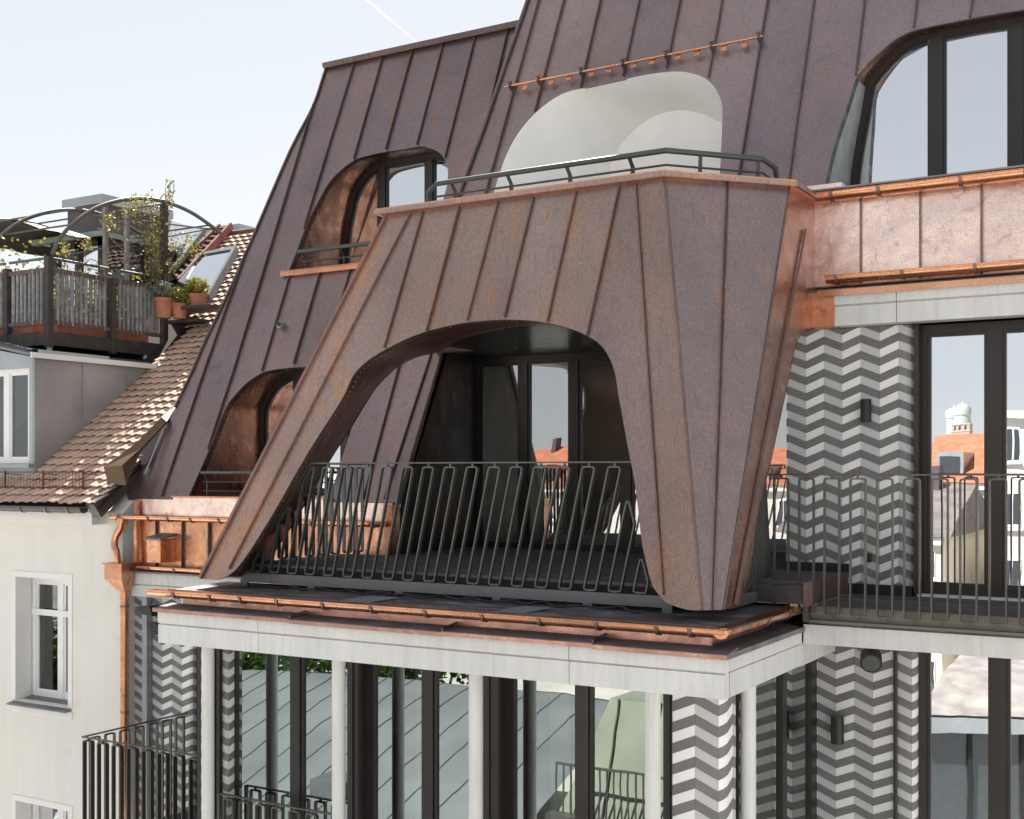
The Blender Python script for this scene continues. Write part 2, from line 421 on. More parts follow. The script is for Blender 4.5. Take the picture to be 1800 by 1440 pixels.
def rounded(poly, r, n=4):
    out = []; m = len(poly)
    for i in range(m):
        a, b, c = Vector(poly[i - 1]), Vector(poly[i]), Vector(poly[(i + 1) % m])
        e1, e2 = (a - b), (c - b); ang = e1.angle(e2); rr = min(r / math.tan(ang / 2), e1.length * .45, e2.length * .45)
        p, q = b + e1.normalized() * rr, b + e2.normalized() * rr
        for k in range(n + 1):
            t = k / n; out.append(tuple((1 - t) ** 2 * p + 2 * t * (1 - t) * b + t * t * q))
    return out
def seam_at(line, b):
    if b >= line[0][1]:   p, q = line[0], line[1]
    elif b <= line[-1][1]: p, q = line[-2], line[-1]
    else:
        for p, q in zip(line, line[1:]):
            if q[1] <= b <= p[1]: break
    return p[0] + (q[0] - p[0]) * (b - p[1]) / (q[1] - p[1]) if abs(q[1] - p[1]) > 1e-9 else p[0]

def seam_ribs(parent, lines, outline, holes, to3, nrm, mat, h=.03, w=.013, step=.05, name='seam', bends=()):
    for ln in lines:
        top, bot = ln[0][1], ln[-1][1]; k = max(2, int((top - bot) / step)); runs = []; run = []
        for i in range(k + 1):
            b = top + (bot - top) * i / k; p = (seam_at(ln, b), b)
            if inside(p, outline) and not any(inside(p, x) for x in holes): run.append(p)
            else:
                if len(run) > 2: runs.append(run)
                run = []
        if len(run) > 2: runs.append(run)
        for run in runs:
            mb = MB()
            keep = [run[0]] + [p for p in run[1:-1] if any(abs(p[1] - z) < step * .51 for z in bends)] + [run[-1]]
            rings = []
            for i, p in enumerate(keep):
                a = Vector(to3(*keep[max(i - 1, 0)])); b = Vector(to3(*keep[min(i + 1, len(keep) - 1)])); d = (b - a).normalized()
                nn = Vector(nrm(*p)); sx = d.cross(nn).normalized(); q = Vector(to3(*p))
                rings.append([q - sx * w / 2 - nn * .01, q - sx * w / 2 + nn * h, q + sx * w / 2 + nn * h, q + sx * w / 2 - nn * .01])
            mb.loft(rings, True, False, True); mb.build(name, mat, parent)

def sheet(parent, outline, holes, seams, to3, nrm, mat, name='roof_panel', th=.015, cuts=(), bends=(), seam_mat=None, seam_h=.03):
    """standing-seam sheets: every sheet between two seams is an object of its own"""
    xs = [p[0] for p in outline]; x0, x1 = min(xs) - 1, max(xs) + 1; ys = [p[1] for p in outline]; y0, y1 = min(ys) - .2, max(ys) + .2
    ext = [[(seam_at(s, y1), y1)] + [p for p in s if y0 < p[1] < y1] + [(seam_at(s, y0), y0)] for s in seams]
    ext = [[p for i, p in enumerate(e) if i == 0 or p[1] < e[i - 1][1] - 1e-6] for e in ext]
    V, tris = cdt(outline, holes, ext + [[(x0, c), (x1, c)] for c in bends])
    groups = {}
    for f, c in tris: groups.setdefault((sum(seam_at(e, c[1]) < c[0] for e in ext), sum(c[1] > y for y in cuts)), []).append(f)
    pieces = []
    for k in sorted(groups):
        par = {}
        def find(i):
            while par.setdefault(i, i) != i: i = par[i]
            return i
        for f in groups[k]:
            for i in f[1:]: par[find(i)] = find(f[0])
        sub = {}
        for f in groups[k]: sub.setdefault(find(f[0]), []).append(f)
        pieces += [v for v in sub.values() if sum(abs(area([V[i] for i in f])) for f in v) > 2e-4]
    for pc in pieces:
        mb = MB(); off = random.uniform(-.004, .004)
        def fr(a, b): return Vector(to3(a, b)) + Vector(nrm(a, b)) * off
        def bk(a, b): return Vector(to3(a, b)) - Vector(nrm(a, b)) * th
        slab_of(mb, V, pc, fr, bk); mb.build(name, mat, parent)
    seam_ribs(parent, seams, outline, holes, to3, nrm, seam_mat or M['seam'], seam_h, bends=bends)

def reveal_loft(outline, f, b, steps=1):
    mb = MB(); rings = []
    for i in range(steps + 1):
        t = i / steps; rings.append([Vector(f(*p)).lerp(Vector(b(*p)), t) for p in outline])
    mb.loft(rings, True); return mb

def glazing(parent, name, outline, y, mull, fw=.075, mat_f=None, mat_g=None, depth=.08, room=2.2, mw=.11, sill=False, roommat=None, side=.3):
    """a window or door in a plane Y = const: frame, panes and the room behind"""
    mat_f = mat_f or M['frame']; mat_g = mat_g or M['glass_up']
    if area(outline) < 0: outline = outline[::-1]
    xs = [p[0] for p in outline]; x0, x1 = min(xs), max(xs); ed = [x0] + list(mull) + [x1]; cells = []
    for i in range(len(ed) - 1):
        a = ed[i] + (mw / 2 - fw if i else 0); b = ed[i + 1] - (mw / 2 - fw if i < len(ed) - 2 else 0)
        p = clean(clip_half(clip_half(outline, -1, 0, -a), 1, 0, b)); cells.append(offset(p, fw))
    mb = MB(); region(mb, outline, cells, lambda a, b: (a, y, b), lambda a, b: (a, y + depth, b))
    fo = mb.build(name, mat_f, parent)
    for i, c in enumerate(cells):
        inner = offset(c, .028); mb = MB(); region(mb, c, [inner], lambda a, b: (a, y + .018, b), lambda a, b: (a, y + depth * .8, b))
        mb.build('sash', mat_f, fo)
        mb = MB(); mb.add([(a, y + .04, b) for a, b in inner], [tuple(range(len(inner)))]); mb.build('pane', mat_g, fo)
    if room:
        zs = [p[1] for p in outline]; z0, z1 = min(zs) - .02, max(zs) + .25; a0, a1 = x0 - side, x1 + side; yb = y + depth + room; ya = y + depth + .01
        mb = MB(); vs = [(a0, ya, z0), (a1, ya, z0), (a1, ya, z1), (a0, ya, z1), (a0, yb, z0), (a1, yb, z0), (a1, yb, z1), (a0, yb, z1)]
        mb.add(vs, [(4, 5, 6, 7), (0, 1, 5, 4), (3, 2, 6, 7), (0, 3, 7, 4), (1, 2, 6, 5)]); mb.build('room', roommat or M['room'], fo)
    return fo

def gutter(parent, p, q, r, brackets, mat, name='gutter', out=Vector((0, -1, 0)), bead=.007, ends=True):
    p, q = Vector(p), Vector(q); up = Vector((0, 0, 1)); mb = MB(); n = 12
    prof = [(math.cos(a), math.sin(a)) for a in [math.pi + math.pi * k / n for k in range(n + 1)]]
    outer = [(c * r, s * r) for c, s in prof]; inn = [(c * (r - .004), s * (r - .004)) for c, s in prof[::-1]]; pr = outer + inn
    mb.loft([[c + out * -a + up * b for a, b in pr] for c in (p, q)], True, False, False)
    for c in (p, q):
        if ends: mb.add([c + out * -a + up * b for a, b in outer], [tuple(range(n + 1))])
    mb.tube([p + out * r, q + out * r], bead, 8)
    gu = mb.build(name, mat, parent, smooth=True); d = (q - p).normalized()
    for t in brackets:
        c = p.lerp(q, t); b = MB(); rr = r + .006
        rings = []
        for k in range(n + 1):
            a = math.pi + math.pi * k / n; ra = rr + .004
            rings.append([c + out * -(math.cos(a) * x) + up * (math.sin(a) * x) + d * y for x, y in ((rr, -.014), (ra, -.014), (ra, .014), (rr, .014))])
        b.loft(rings, True, False, True); b.build('bracket', M['seam'], gu)
    return gu

def loop_bar(mb, poly, to3, w, d):
    n = len(poly); A, B = [], []
    inn = offset(poly, w / 2); outp = offset(poly, -w / 2)
    rings = [[to3(*outp[i % n], -d / 2), to3(*outp[i % n], d / 2), to3(*inn[i % n], d / 2), to3(*inn[i % n], -d / 2)] for i in range(n)]
    mb.loft(rings, True, True)

# ------------------------------------------------------------------ setting
GZ = -12.5
mb = MB(); mb.add([(-4000, -4000, GZ), (4000, -4000, GZ), (4000, 4000, GZ), (-4000, 4000, GZ)], [(0, 1, 2, 3)])
kind(mb.build('ground', plain('ground_paving', (.52, .51, .49), .9, 0, .2, .2)), 'structure')

# ================================================================== the copper-clad house
house = thing('copper_house', (-6, 11, GZ), 'apartment house clad in brown standing seam copper with a flaring arched bay and chevron walls', 'house')

# ---- left mansard
def prof_l(z): return 10.55 + .51 * (z + .38) if z < 1.28 else 11.397 + .43 * (z - 1.28)
def l3(x, z): return (x, prof_l(z), z)
def nl(x, z):
    s = .51 if z < 1.28 else .43; k = math.hypot(1, s); return (0, -1 / k, s / k)
ridge_z = onprof(576, 116, prof_l).z
left_px = [(575, 116), (569, 133), (550, 189), (511, 264), (455, 394), (433, 444), (400, 519), (364, 594), (333, 664), (308, 717), (262, 778), (222, 835), (225, 880)]
left_edge = [xz(onprof(u, v, prof_l)) for u, v in left_px]
left_edge[0] = (left_edge[0][0], ridge_z); left_edge[-1] = (left_edge[-1][0], -.36)
out_l = spline(left_edge, 4)[::-1]
out_l = clean([(x, max(-.36, min(z, ridge_z))) for x, z in out_l])
out_l = out_l + [(-5.2, ridge_z), (-5.2, 1.36), (-7.70, 1.36), (-7.70, -.36)]
up_px = [(507, 478), (522, 439), (539, 394), (555.6, 361), (572, 330.6), (592, 305.6), (622, 282), (650, 272.8), (678, 267), (705.6, 263), (730.6, 258.5), (747, 258), (764, 263), (777, 273), (785, 288), (787.5, 305), (786, 325)]
up_w = [xz(onprof(u, v, prof_l)) for u, v in up_px]
up_hole = spline(up_w, 3) + [(up_w[-1][0], up_w[0][1])]
lo_px = [(332, 872), (366.7, 791.7), (394, 722), (411, 697), (433, 673.6), (458, 657), (478, 650.6), (511, 646.5), (541.7, 644.5)]
lo_w = [xz(onprof(u, v, prof_l)) for u, v in lo_px]
zt = lo_w[-1][1] + .01; zb = lo_w[0][1]
lo_w += [(-9.25, zt + .01), (-8.95, zt - .02), (-8.76, zt - .12), (-8.67, zt - .30), (-8.65, zt - .5)]
lo_hole = spline(lo_w, 3) + [(-8.65, zb)]
def L(*px): return [xz(onprof(u, v, prof_l)) for u, v in px]
seams_l = [L((436, 436), (403, 536), (373.6, 600), (336, 733), (283, 880)),
           L((566.7, 134), (489, 400), (426, 600), (369, 783), (338, 878)),
           L((626, 105), (536, 400), (476, 600), (461, 653)),
           L((676, 92), (623.6, 278), (528, 600), (515, 647)),
           L((729, 79), (678, 267), (596, 547), (566, 648)),
           L((783, 67), (733, 258)), L((839, 55), (783, 278)), L((897, 41), (862, 180))]
seams_l[5] = seams_l[5] + [(seams_l[5][-1][0] - .06, -.36)]
seams_l[6] = seams_l[6] + [(-8.16, -.36)]
seams_l[7] = [seams_l[7][0], (seams_l[7][0][0] - .02, 2.0), (-7.84, 1.3), (-7.88, -.36)]
seams_l.append([(-5.9, ridge_z), (-5.9, 2.0)])
seams_l = [sorted(s, key=lambda p: -p[1]) for s in seams_l]

mb = MB(); V, t = cdt(out_l, [up_hole, lo_hole], [[(-20, 1.28), (0, 1.28)]])
k = .05
slab_of(mb, V, [f for f, c in t], lambda x, z: (x, prof_l(z) + .02, z), lambda x, z: (x, prof_l(z) + .10, z))
yr = prof_l(ridge_z); xl = out_l[-5][0] if False else left_edge[0][0]
mb.add([(xl, yr + .02, ridge_z), (-5.2, yr + .02, ridge_z), (-5.2, yr + 5, ridge_z), (xl - .0, yr + 5, ridge_z)], [(0, 1, 2, 3)])
side = [(x, prof_l(z) + .03, z) for x, z in left_edge]; n = len(side)
mb.add(side + [(x, yr + 5, z) for x, y, z in side], [(i, i + 1, i + 1 + n, i + n) for i in range(n - 1)])
mans = mb.build('mansard_roof', M['seam_dark'], house)
sheet(mans, out_l, [up_hole, lo_hole], seams_l, l3, nl, M['roof'], bends=(1.28,), seam_mat=M['seam_dark'], cuts=(2.42,))
mb = MB(); mb.box(xl - .02, -5.2, yr - .07, yr + .3, ridge_z - .02, ridge_z + .02); mb.box(xl - .02, -5.2, yr - .085, yr - .07, ridge_z - .03, ridge_z + .025)
mb.build('ridge_cap', M['seam_dark'], mans, bevel=.006)
mb = MB(); mb.box(xl - .01, -5.2, yr - .08, yr - .03, ridge_z - .05, ridge_z - .03); mb.build('ridge_trim', M['seam'], mans)
mb = MB(); mb.tube([Vector(l3(*p)) + Vector((.004, -.012, .005)) for p in spline(left_edge[:10], 3)], .016, 6); mb.build('edge_roll', M['seam_dark'], mans, smooth=True)

def guard_rail(parent, pts, drop, mat, posts, r=.022, rails=(.12,), rr=.010):
    mb = MB(); mb.tube(pts, r, 10); o = mb.build('guard_rail', mat, parent, smooth=True)
    for d in rails:
        mb = MB(); mb.tube([Vector(p) - Vector((0, 0, d)) for p in pts], rr, 6); mb.build('rail_bar', mat, o, smooth=True) if o.parent.parent is None else None
    return o

def dormer(outline, yw, mull, sill_y, zsill, rail=True):
    fr = glazing(house, 'dormer_window', outline, yw, mull, fw=.06, mat_g=M['glass_up'], room=2.0)
    mbr = reveal_loft(outline, l3, lambda x, z: (x, yw + .02, z), 3)
    mbr.build('reveal', M['reveal'], fr, smooth=True)
    return fr
dw_u = dormer(up_hole, 13.0, [-9.73, -8.97], 11.9, up_w[0][1])
dw_l = dormer(lo_hole, 11.78, [-10.14, -9.38], 10.5, zb)
# upper dormer sill, guard rail
zs = up_w[0][1]; ys = prof_l(zs)
mb = MB(); mb.box(-10.50, -8.0, ys - .07, ys + .14, zs - .065, zs - .005); mb.box(-10.50, -8.0, ys - .075, ys + .1, zs - .005, zs + .006)
mb.build('sill', M['cap'], dw_u, bevel=.005)
def simple_rail(parent, p, q, drops, r, posts, mat, name='guard_rail', kick=.10):
    p, q = Vector(p), Vector(q); mb = MB(); mb.tube([p, q], r, 10); o = mb.build(name, mat, parent, smooth=True)
    for d in drops: mb = MB(); dv = Vector((0, kick * .8, -d)); mb.tube([p + dv, q + dv], r * .42, 6); mb.build('rail_bar', mat, parent, smooth=True)
    for t in posts:
        c = p.lerp(q, t); e_ = c + Vector((0, kick, -.10)); f_ = e_ + Vector((0, 0, -max(drops) - .1)); X_ = Vector((.006, 0, 0)); Y_ = Vector((0, .03, 0))
        mb = MB(); mb.loft([[a - X_ , a + X_, a + X_ + Y_, a - X_ + Y_] for a in (c, e_, f_)], True, False, True); mb.build('post', mat, parent)
    return o
ra = atY(524, 443, ys + .02); simple_rail(dw_u, (ra.x, ra.y, ra.z), (-8.3, ra.y, ra.z), (.12,), .026, (0.02, .33, .66, .98), M['rail_green'])
ra = atY(354, 831, 10.62); simple_rail(dw_l, (ra.x, ra.y, ra.z), (-8.7, ra.y, ra.z), (.11, .22), .02, (.02, .4, .75, .98), M['rail_grey'], kick=.05)

# copper strips and gutters along the eaves below the left mansard
fas = MB(); fas.box(-11.66, -7.72, 10.53, 10.6, -1.20, -.34); fas_o = fas.build('copper_band', M['seam_dark'], house)
xe = [-11.62, -11.25, -10.81, -10.38, -9.95, -9.52, -9.09, -8.66, -8.23, -7.72]
for a, b in zip(xe, xe[1:]):
    mb = MB(); mb.box(a + .004, b - .004, 10.515 + random.uniform(-.003, .003), 10.53, -1.16, -.54); mb.build('copper_panel', M['stained'], fas_o)
for a in xe[1:-1]:
    mb = MB(); mb.box(a - .008, a + .008, 10.48, 10.53, -1.16, -.54); mb.build('seam', M['seam_dark'], fas_o)
for a, b in ((-11.62, -10.88), (-8.58, -7.72)):
    mb = MB(); mb.box(a, b, 10.50, 10.53, -.54, -.345); mb.build('copper_panel', M['pink'], fas_o)
mb = MB(); mb.box(-10.87, -8.58, 10.40, 10.53, -.54, zb - .012); mb.build('copper_panel', M['pink'], fas_o, bevel=.004)
mb = MB(); mb.box(-10.89, -8.56, 10.385, 10.56, zb - .012, zb + .004); mb.build('sill', M['cap'], fas_o)
gutter(house, (-11.86, 10.36, -.545), (-7.74, 10.36, -.545), .055, [.04, .16, .24, .33, .44, .55, .66, .77, .88, .97], M['copper'])
gutter(house, (-11.45, 10.40, -1.155), (-7.9, 10.40, -1.155), .05, [.06, .18, .31, .44, .57, .7, .83], M['copper'])
mb = MB(); mb.box(-11.55, -8.4, 10.36, 10.56, -1.235, -1.215); mb.build('copper_strip', M['lead'], house)

def concrete_run(parent, pieces, y0, y1, zt, zm, zbm, axis='X', name='concrete_panel', groove=.014):
    for a, b in pieces:
        mb = MB(); a += .003; b -= .003
        mb.box(a, b, y0, y1, zm + .008, zt); mb.box(a, b, y0 + .006, y1 - .01, zbm, zm - .008); mb.box(a, b, y0 + groove * 2, y1 - .02, zm - .008, zm + .008)
        mb.build(name, M['concrete'], parent)
mb = MB(); mb.box(-11.6, -8.45, 10.5, 10.6, -1.52, -1.24); cor_l = mb.build('eaves_beam', M['concrete'], house)
concrete_run(cor_l, [(-11.58, -10.95), (-10.95, -9.6), (-9.6, -8.45)], 10.40, 10.5, -1.237, -1.38, -1.525)

# vent boxes, vent pipe, hopper and downpipe
mb = MB(); mb.box(-11.17, -10.94, 10.27, 10.51, -1.09, -.82); vb = mb.build('vent_box', M['stained'], house, bevel=.005)
mb = MB(); mb.prism([(-11.20, 10.24, -.82), (-10.91, 10.24, -.82), (-10.91, 10.51, -.77), (-11.20, 10.51, -.77)], (0, 0, .02)); mb.build('lid', M['lead'], vb)
p = onprof(262, 792, prof_l)
mb = MB(); mb.prism([(p.x - .11, p.y - .14, p.z - .18), (p.x + .10, p.y - .14, p.z - .18), (p.x + .10, p.y + .12, p.z + .24), (p.x - .11, p.y + .12, p.z + .24)], (0, .12, -.02))
rv = mb.build('roof_vent', M['seam_dark'], house)
mb = MB(); q = [(p.x + .11, p.y - .19, p.z - .3), (p.x + .145, p.y - .19, p.z - .3), (p.x + .145, p.y + .13, p.z + .30), (p.x - .13, p.y + .13, p.z + .30), (p.x - .13, p.y + .115, p.z + .27), (p.x + .11, p.y + .115, p.z + .27)]
mb.add(q, [(0, 1, 2, 5), (5, 2, 3, 4)]); mb.build('flashing', M['zinc'], rv)
p = onprof(497, 573, prof_l)
mb = MB(); mb.tube([p + Vector((0, .1, -.02)), p + Vector((0, -.07, .01))], .045, 16); vp = mb.build('vent_pipe', M['zinc'], house, smooth=True)
mb = MB(); mb.tube([p + Vector((0, -.071, .01)), p + Vector((0, -.074, .01))], .036, 16); mb.build('opening', M['black'], vp)
mb = MB(); mb.prism([(-11.80, 10.18, -1.13), (-11.50, 10.18, -1.13), (-11.50, 10.38, -1.13), (-11.80, 10.38, -1.13)], (0, 0, -.18))
mb.loft([[(-11.80, 10.18, -1.31), (-11.50, 10.18, -1.31), (-11.50, 10.38, -1.31), (-11.80, 10.38, -1.31)], [(-11.62, 10.22, -1.44), (-11.50, 10.22, -1.44), (-11.50, 10.34, -1.44), (-11.62, 10.34, -1.44)]], True, False, True)
mb.box(-11.82, -11.48, 10.16, 10.40, -1.13, -1.115)
mb.build('rain_hopper', M['stained'], house)
mb = MB(); mb.tube([(-11.56, 10.28, -1.42), (-11.56, 10.28, -6.5)], .052, 16); dp = mb.build('downpipe', M['stained'], house, smooth=True)
for z in (-1.62, -2.9, -4.2):
    mb = MB(); mb.tube([(-11.56, 10.28, z), (-11.56, 10.28, z - .03)], .056, 16); mb.build('collar', M['seam'], dp)
mb = MB(); mb.tube(spline([(-11.70, 10.36, -.58), (-11.70, 10.34, -.70), (-11.76, 10.32, -.80), (-11.76, 10.30, -.92), (-11.70, 10.28, -1.0), (-11.68, 10.28, -1.16)], 4), [.075] * 3 + [.045] * 18, 14)
mb.build('downpipe', M['copper'], house, smooth=True)
mb = MB(); mb.beam((-11.54, 10.45, -.36), (-11.54, 10.45, -1.15), .05, .05, (1, 0, 0)); mb.build('corner_strip', M['stained'], house)

# ---- big upper mansard
def prof_r(z): return 10.75 + .43 * (z - 2.42)
def r3(x, z): return (x, prof_r(z), z)
kr = math.hypot(1, .43)
def nr(x, z): return (0, -1 / kr, .43 / kr)
def R(*px): return [xz(onprof(u, v, prof_r)) for u, v in px]
e = R((927, 0), (850, 225), (803, 352)); ztop = 8.8
sl = (e[0][0] - e[2][0]) / (e[0][1] - e[2][1])
x_top = e[0][0] + sl * (ztop - e[0][1]); x_bot = e[2][0] + sl * (2.15 - e[2][1])
out_r = [(x_bot, 2.15), (-3.25, 2.15), (-3.25, 2.39), (1.6, 2.39), (1.6, ztop), (x_top, ztop), e[0], e[1], e[2]]
n_px = [(867, 343), (873, 322), (881, 297), (890, 273), (907, 240), (933, 207), (960, 183), (993, 163), (1037, 153), (1083, 143), (1133, 132), (1170, 127), (1197, 126), (1220, 130), (1240, 138), (1255, 152), (1265, 170), (1270, 190), (1269, 233), (1267, 277), (1265, 312)]
nw = R(*n_px); nw = spline(nw, 3); n_hole = nw + [(nw[-1][0], 2.25), (nw[0][0] - .02, 2.25)]
w_px = [(1446, 340), (1460, 275), (1475, 225), (1490, 180), (1504, 136), (1515, 120), (1535, 100), (1562, 77), (1585, 62.5), (1610, 52.5), (1650, 44), (1705, 32.5), (1750, 25), (1800, 17.5)]
ww = R(*w_px); zs_w = ww[0][1]; zt_w = ww[-1][1]
ww += [(-1.2, zt_w - .0), (-1.0, zt_w - .06), (-.86, zt_w - .2), (-.82, zt_w - .42)]
w_hole = spline(ww, 3) + [(-.80, zs_w)]
seams_r = [R((946.7, 0), (905, 150), (865, 300)), R((990, 0), (953, 140), (942, 193)), R((1056.7, 0), (1021.7, 153)), R((1125, 0), (1095, 140)), R((1196.7, 0), (1171.7, 125)),
           R((1270.7, 0), (1245.7, 140)), R((1350, 0), (1300, 307)), R((1431.7, 0), (1387.7, 317)), R((1520.7, 0), (1504.5, 136)), R((1612.5, 0), (1606, 54)), R((1710, 0), (1705, 32))]
seams_r = [sorted(s, key=lambda p: -p[1]) for s in seams_r]
sx = seams_r[-1][0][0]
for k in range(1, 6): seams_r.append([(sx + .52 * k, ztop), (sx + .52 * k, 2.2)])
for s in seams_r[:11]:
    s.insert(0, (seam_at(s, ztop), ztop)); s.append((seam_at(s, 2.2), 2.2)) if s[-1][1] > 2.3 else None
mb = MB(); V, t = cdt(out_r, [n_hole, w_hole]); slab_of(mb, V, [f for f, c in t], lambda x, z: (x, prof_r(z) + .02, z), lambda x, z: (x, prof_r(z) + .12, z))
ed = [(x_top, prof_r(ztop), ztop), (*[e[0][0]], prof_r(e[0][1]), e[0][1]), (e[2][0], prof_r(e[2][1]), e[2][1]), (x_bot, prof_r(2.15), 2.15)]
mb.add(ed + [(x, 15.5, z) for x, y, z in ed], [(0, 1, 5, 4), (1, 2, 6, 5), (2, 3, 7, 6)])
mb.add([(x_top, prof_r(ztop), ztop), (1.6, prof_r(ztop), ztop), (1.6, 18, ztop), (x_top, 18, ztop)], [(0, 1, 2, 3)])
man2 = mb.build('mansard_roof', M['seam_dark'], house)
sheet(man2, out_r, [n_hole, w_hole], seams_r, r3, nr, M['roof_top'], seam_mat=M['seam_dark'])
mb = MB(); mb.tube([Vector(r3(*p)) + Vector((.012, -.014, .005)) for p in ((x_top, ztop), e[0], e[1], e[2], (x_bot, 2.15))], .02, 6); mb.build('edge_roll', M['seam_dark'], man2, smooth=True)
# niche
in_px = [(1072, 305), (1080, 280), (1090, 258), (1102, 242), (1117, 228), (1143, 208), (1173, 197), (1203, 194), (1233, 200), (1258, 211)]
yn = 12.05
inn = [xz(atY(u, v, yn)) for u, v in in_px]; xr_n = inn[-1][0]
inn += [(xr_n + .25, inn[-1][1] - .14), (xr_n + .42, inn[-1][1] - .36), (xr_n + .5, inn[-1][1] - .65), (xr_n + .52, 2.6)]
inn = spline([(inn[0][0] - .05, 2.25)] + inn + [(xr_n + .52, 2.25)], 4)
def resample(pts, n):
    d = [0]
    for a, b in zip(pts, pts[1:]): d.append(d[-1] + math.dist(a, b))
    out = []; j = 0
    for i in range(n):
        t = d[-1] * i / (n - 1)
        while j < len(d) - 2 and d[j + 1] < t: j += 1
        s = (t - d[j]) / max(1e-9, d[j + 1] - d[j]); out.append(tuple(pts[j][q] + (pts[j + 1][q] - pts[j][q]) * s for q in range(len(pts[0]))))
    return out
oa = resample([(nw[0][0] - .02, 2.25)] + nw + [(nw[-1][0], 2.25)], 80); ob = resample(inn, 80)
rings = []
for i in range(9):
    t = i / 8; ts = 1 - (1 - t) ** 1.35
    rings.append([Vector(r3(*a)).lerp(Vector((b[0], yn, b[1])), 0) * (1 - ts) + Vector((b[0], yn, b[1])) * ts for a, b in zip(oa, ob)])
mb = MB(); mb.loft(rings, False); mb.add([(a, yn, b) for a, b in ob], [tuple(range(len(ob)))])
niche = mb.build('niche', M['niche'], house, smooth=True, sharp=30)
# big round-headed window
bw = glazing(house, 'dormer_window', w_hole, 11.62, [-2.36, -1.67], fw=.06, room=2.4)
nA = [i for i, p in enumerate(w_hole) if p[1] <= ww[4][1] + 1e-6 and p[0] < -2.5]; cutz = ww[4][1]
lowp = [p for p in w_hole[:15] if p[1] <= cutz + 1e-4]; highp = [p for p in w_hole if p not in lowp]; highp = [lowp[-1]] + highp[:-1]
def pan(pts, mat, nm):
    m_ = MB(); m_.loft([[r3(*p) for p in pts], [(p[0], 11.64, p[1]) for p in pts]], False); m_.build(nm, mat, bw, smooth=True)
pan(lowp, M['zinc_patina'], 'reveal'); pan(highp, M['reveal'], 'reveal')
mb = MB(); mb.box(-3.2, 1.4, 10.62, 11.62, zs_w - .05, zs_w - .005); mb.build('sill', M['lead'], bw)
simple_rail(bw, (-2.3, 11.45, zs_w + .11), (-.85, 11.45, zs_w + .11), (.05,), .012, (.02, .98), M['black'], 'guard_bar', .02)

# snow guard pipe with clamps and tabs
sg0, sg1 = onprof(892, 160, prof_r), onprof(1345, 72, prof_r)
off = Vector(nr(0, 0)) * .07
mb = MB(); mb.tube([sg0 + off, sg1 + off], .013, 10); sg = mb.build('snow_guard', M['copper'], house, smooth=True)
for s in seams_r[:8]:
    best = None
    for i in range(200):
        q = sg0.lerp(sg1, i / 199); dd = abs(seam_at(s, q.z) - q.x)
        if best is None or dd < best[0]: best = (dd, q)
    q = best[1]
    if best[0] < .05:
        mb = MB(); sd_ = Vector((0, .43, 1)).normalized(); n_ = Vector(nr(0, 0))
        mb.obb(q + n_ * .05, Vector((.009, 0, 0)), n_ * .045, sd_ * .035); mb.tube([q + n_ * .10 - Vector((.03, 0, 0)) + sd_ * .03, q + n_ * .10 + Vector((.03, 0, 0)) + sd_ * .03], .008, 6)
        mb.build('clamp', M['seam_dark'], sg)
for u, v in ((927, 160), (973, 150.5), (1003.5, 144), (1044, 135.5), (1074, 129.5), (1118, 121), (1150, 115), (1195, 106.5), (1229, 100.5), (1276, 92), (1311.5, 86)):
    q = onprof(u, v - 1, prof_r) + Vector(nr(0, 0)) * .03; mb = MB(); sd_ = Vector((0, .43, 1)).normalized()
    mb.obb(q + Vector(nr(0, 0)) * .02, Vector((.03, 0, 0)), Vector(nr(0, 0)) * .006, sd_ * .034); mb.build('tab', M['copper'], sg)

# ---- the arched bay hood
Zp = 2.40
def prof_h(z): return 8.35 + .2206 * (z + 1)
def h3(x, z): return (x, prof_h(z), z)
kh = math.hypot(1, .2206)
def nh(x, z): return (0, -1 / kh, .2206 / kh)
def H(*px): return [xz(onprof(u, v, prof_h)) for u, v in px]
arch_px = [(1235, 1073), (1220, 1073), (1200, 1070), (1175, 1061), (1159, 1047), (1146, 1027), (1136, 990), (1127, 945), (1117, 857), (1100, 767), (1087, 693), (1082, 660), (1073, 633), (1057, 608), (1033, 591), (1000, 577), (963, 568), (930, 563.5), (887, 562), (840, 565), (800, 570.5), (753, 582), (717, 595), (677, 615), (643, 637), (620, 662), (600, 704), (544, 792), (489, 888), (467, 925), (439, 969), (417, 999), (400, 1013), (383, 1019)]
arch = spline(H(*arch_px), 3)
tl = xz(atY(683, 374, prof_h(Zp))); tr = xz(atY(1168, 306, prof_h(Zp)))
TL = (tl[0], Zp); TR = (-3.97, Zp); BL = H((352, 1018))[0]
out_h = [TL, TR] + arch + [BL]; out_h = clean(out_h)
seams_h = [H((726, 380), (611, 600), (404, 1000)), H((746, 378), (680.5, 589), (677, 612)), H((809.7, 366.7), (751, 582)), H((878, 355), (822, 564)), H((941, 345), (888, 558)), H((1015, 337), (963, 566)), H((1091, 327), (1033, 590)), H((1117, 322), (1128, 477), (1159, 900), (1167, 1058))]
seams_h = [[(s[0][0], Zp)] + s[1:] for s in (sorted(x, key=lambda p: -p[1]) for x in seams_h)]
mb = MB(); V, t = cdt(out_h); slab_of(mb, V, [f for f, c in t], lambda x, z: (x, prof_h(z) + .016, z), lambda x, z: (x, prof_h(z) + .030, z))
hood = mb.build('arched_hood', M['lining'], house)
def lxz(z): return TL[0] + (BL[0] - TL[0]) * (Zp - z) / (Zp - BL[1])
def on_cheek(u, v):
    d = ray(u, v); t = 12.0
    for _ in range(60): t = lxz(t * d.z) / d.x
    return d * t
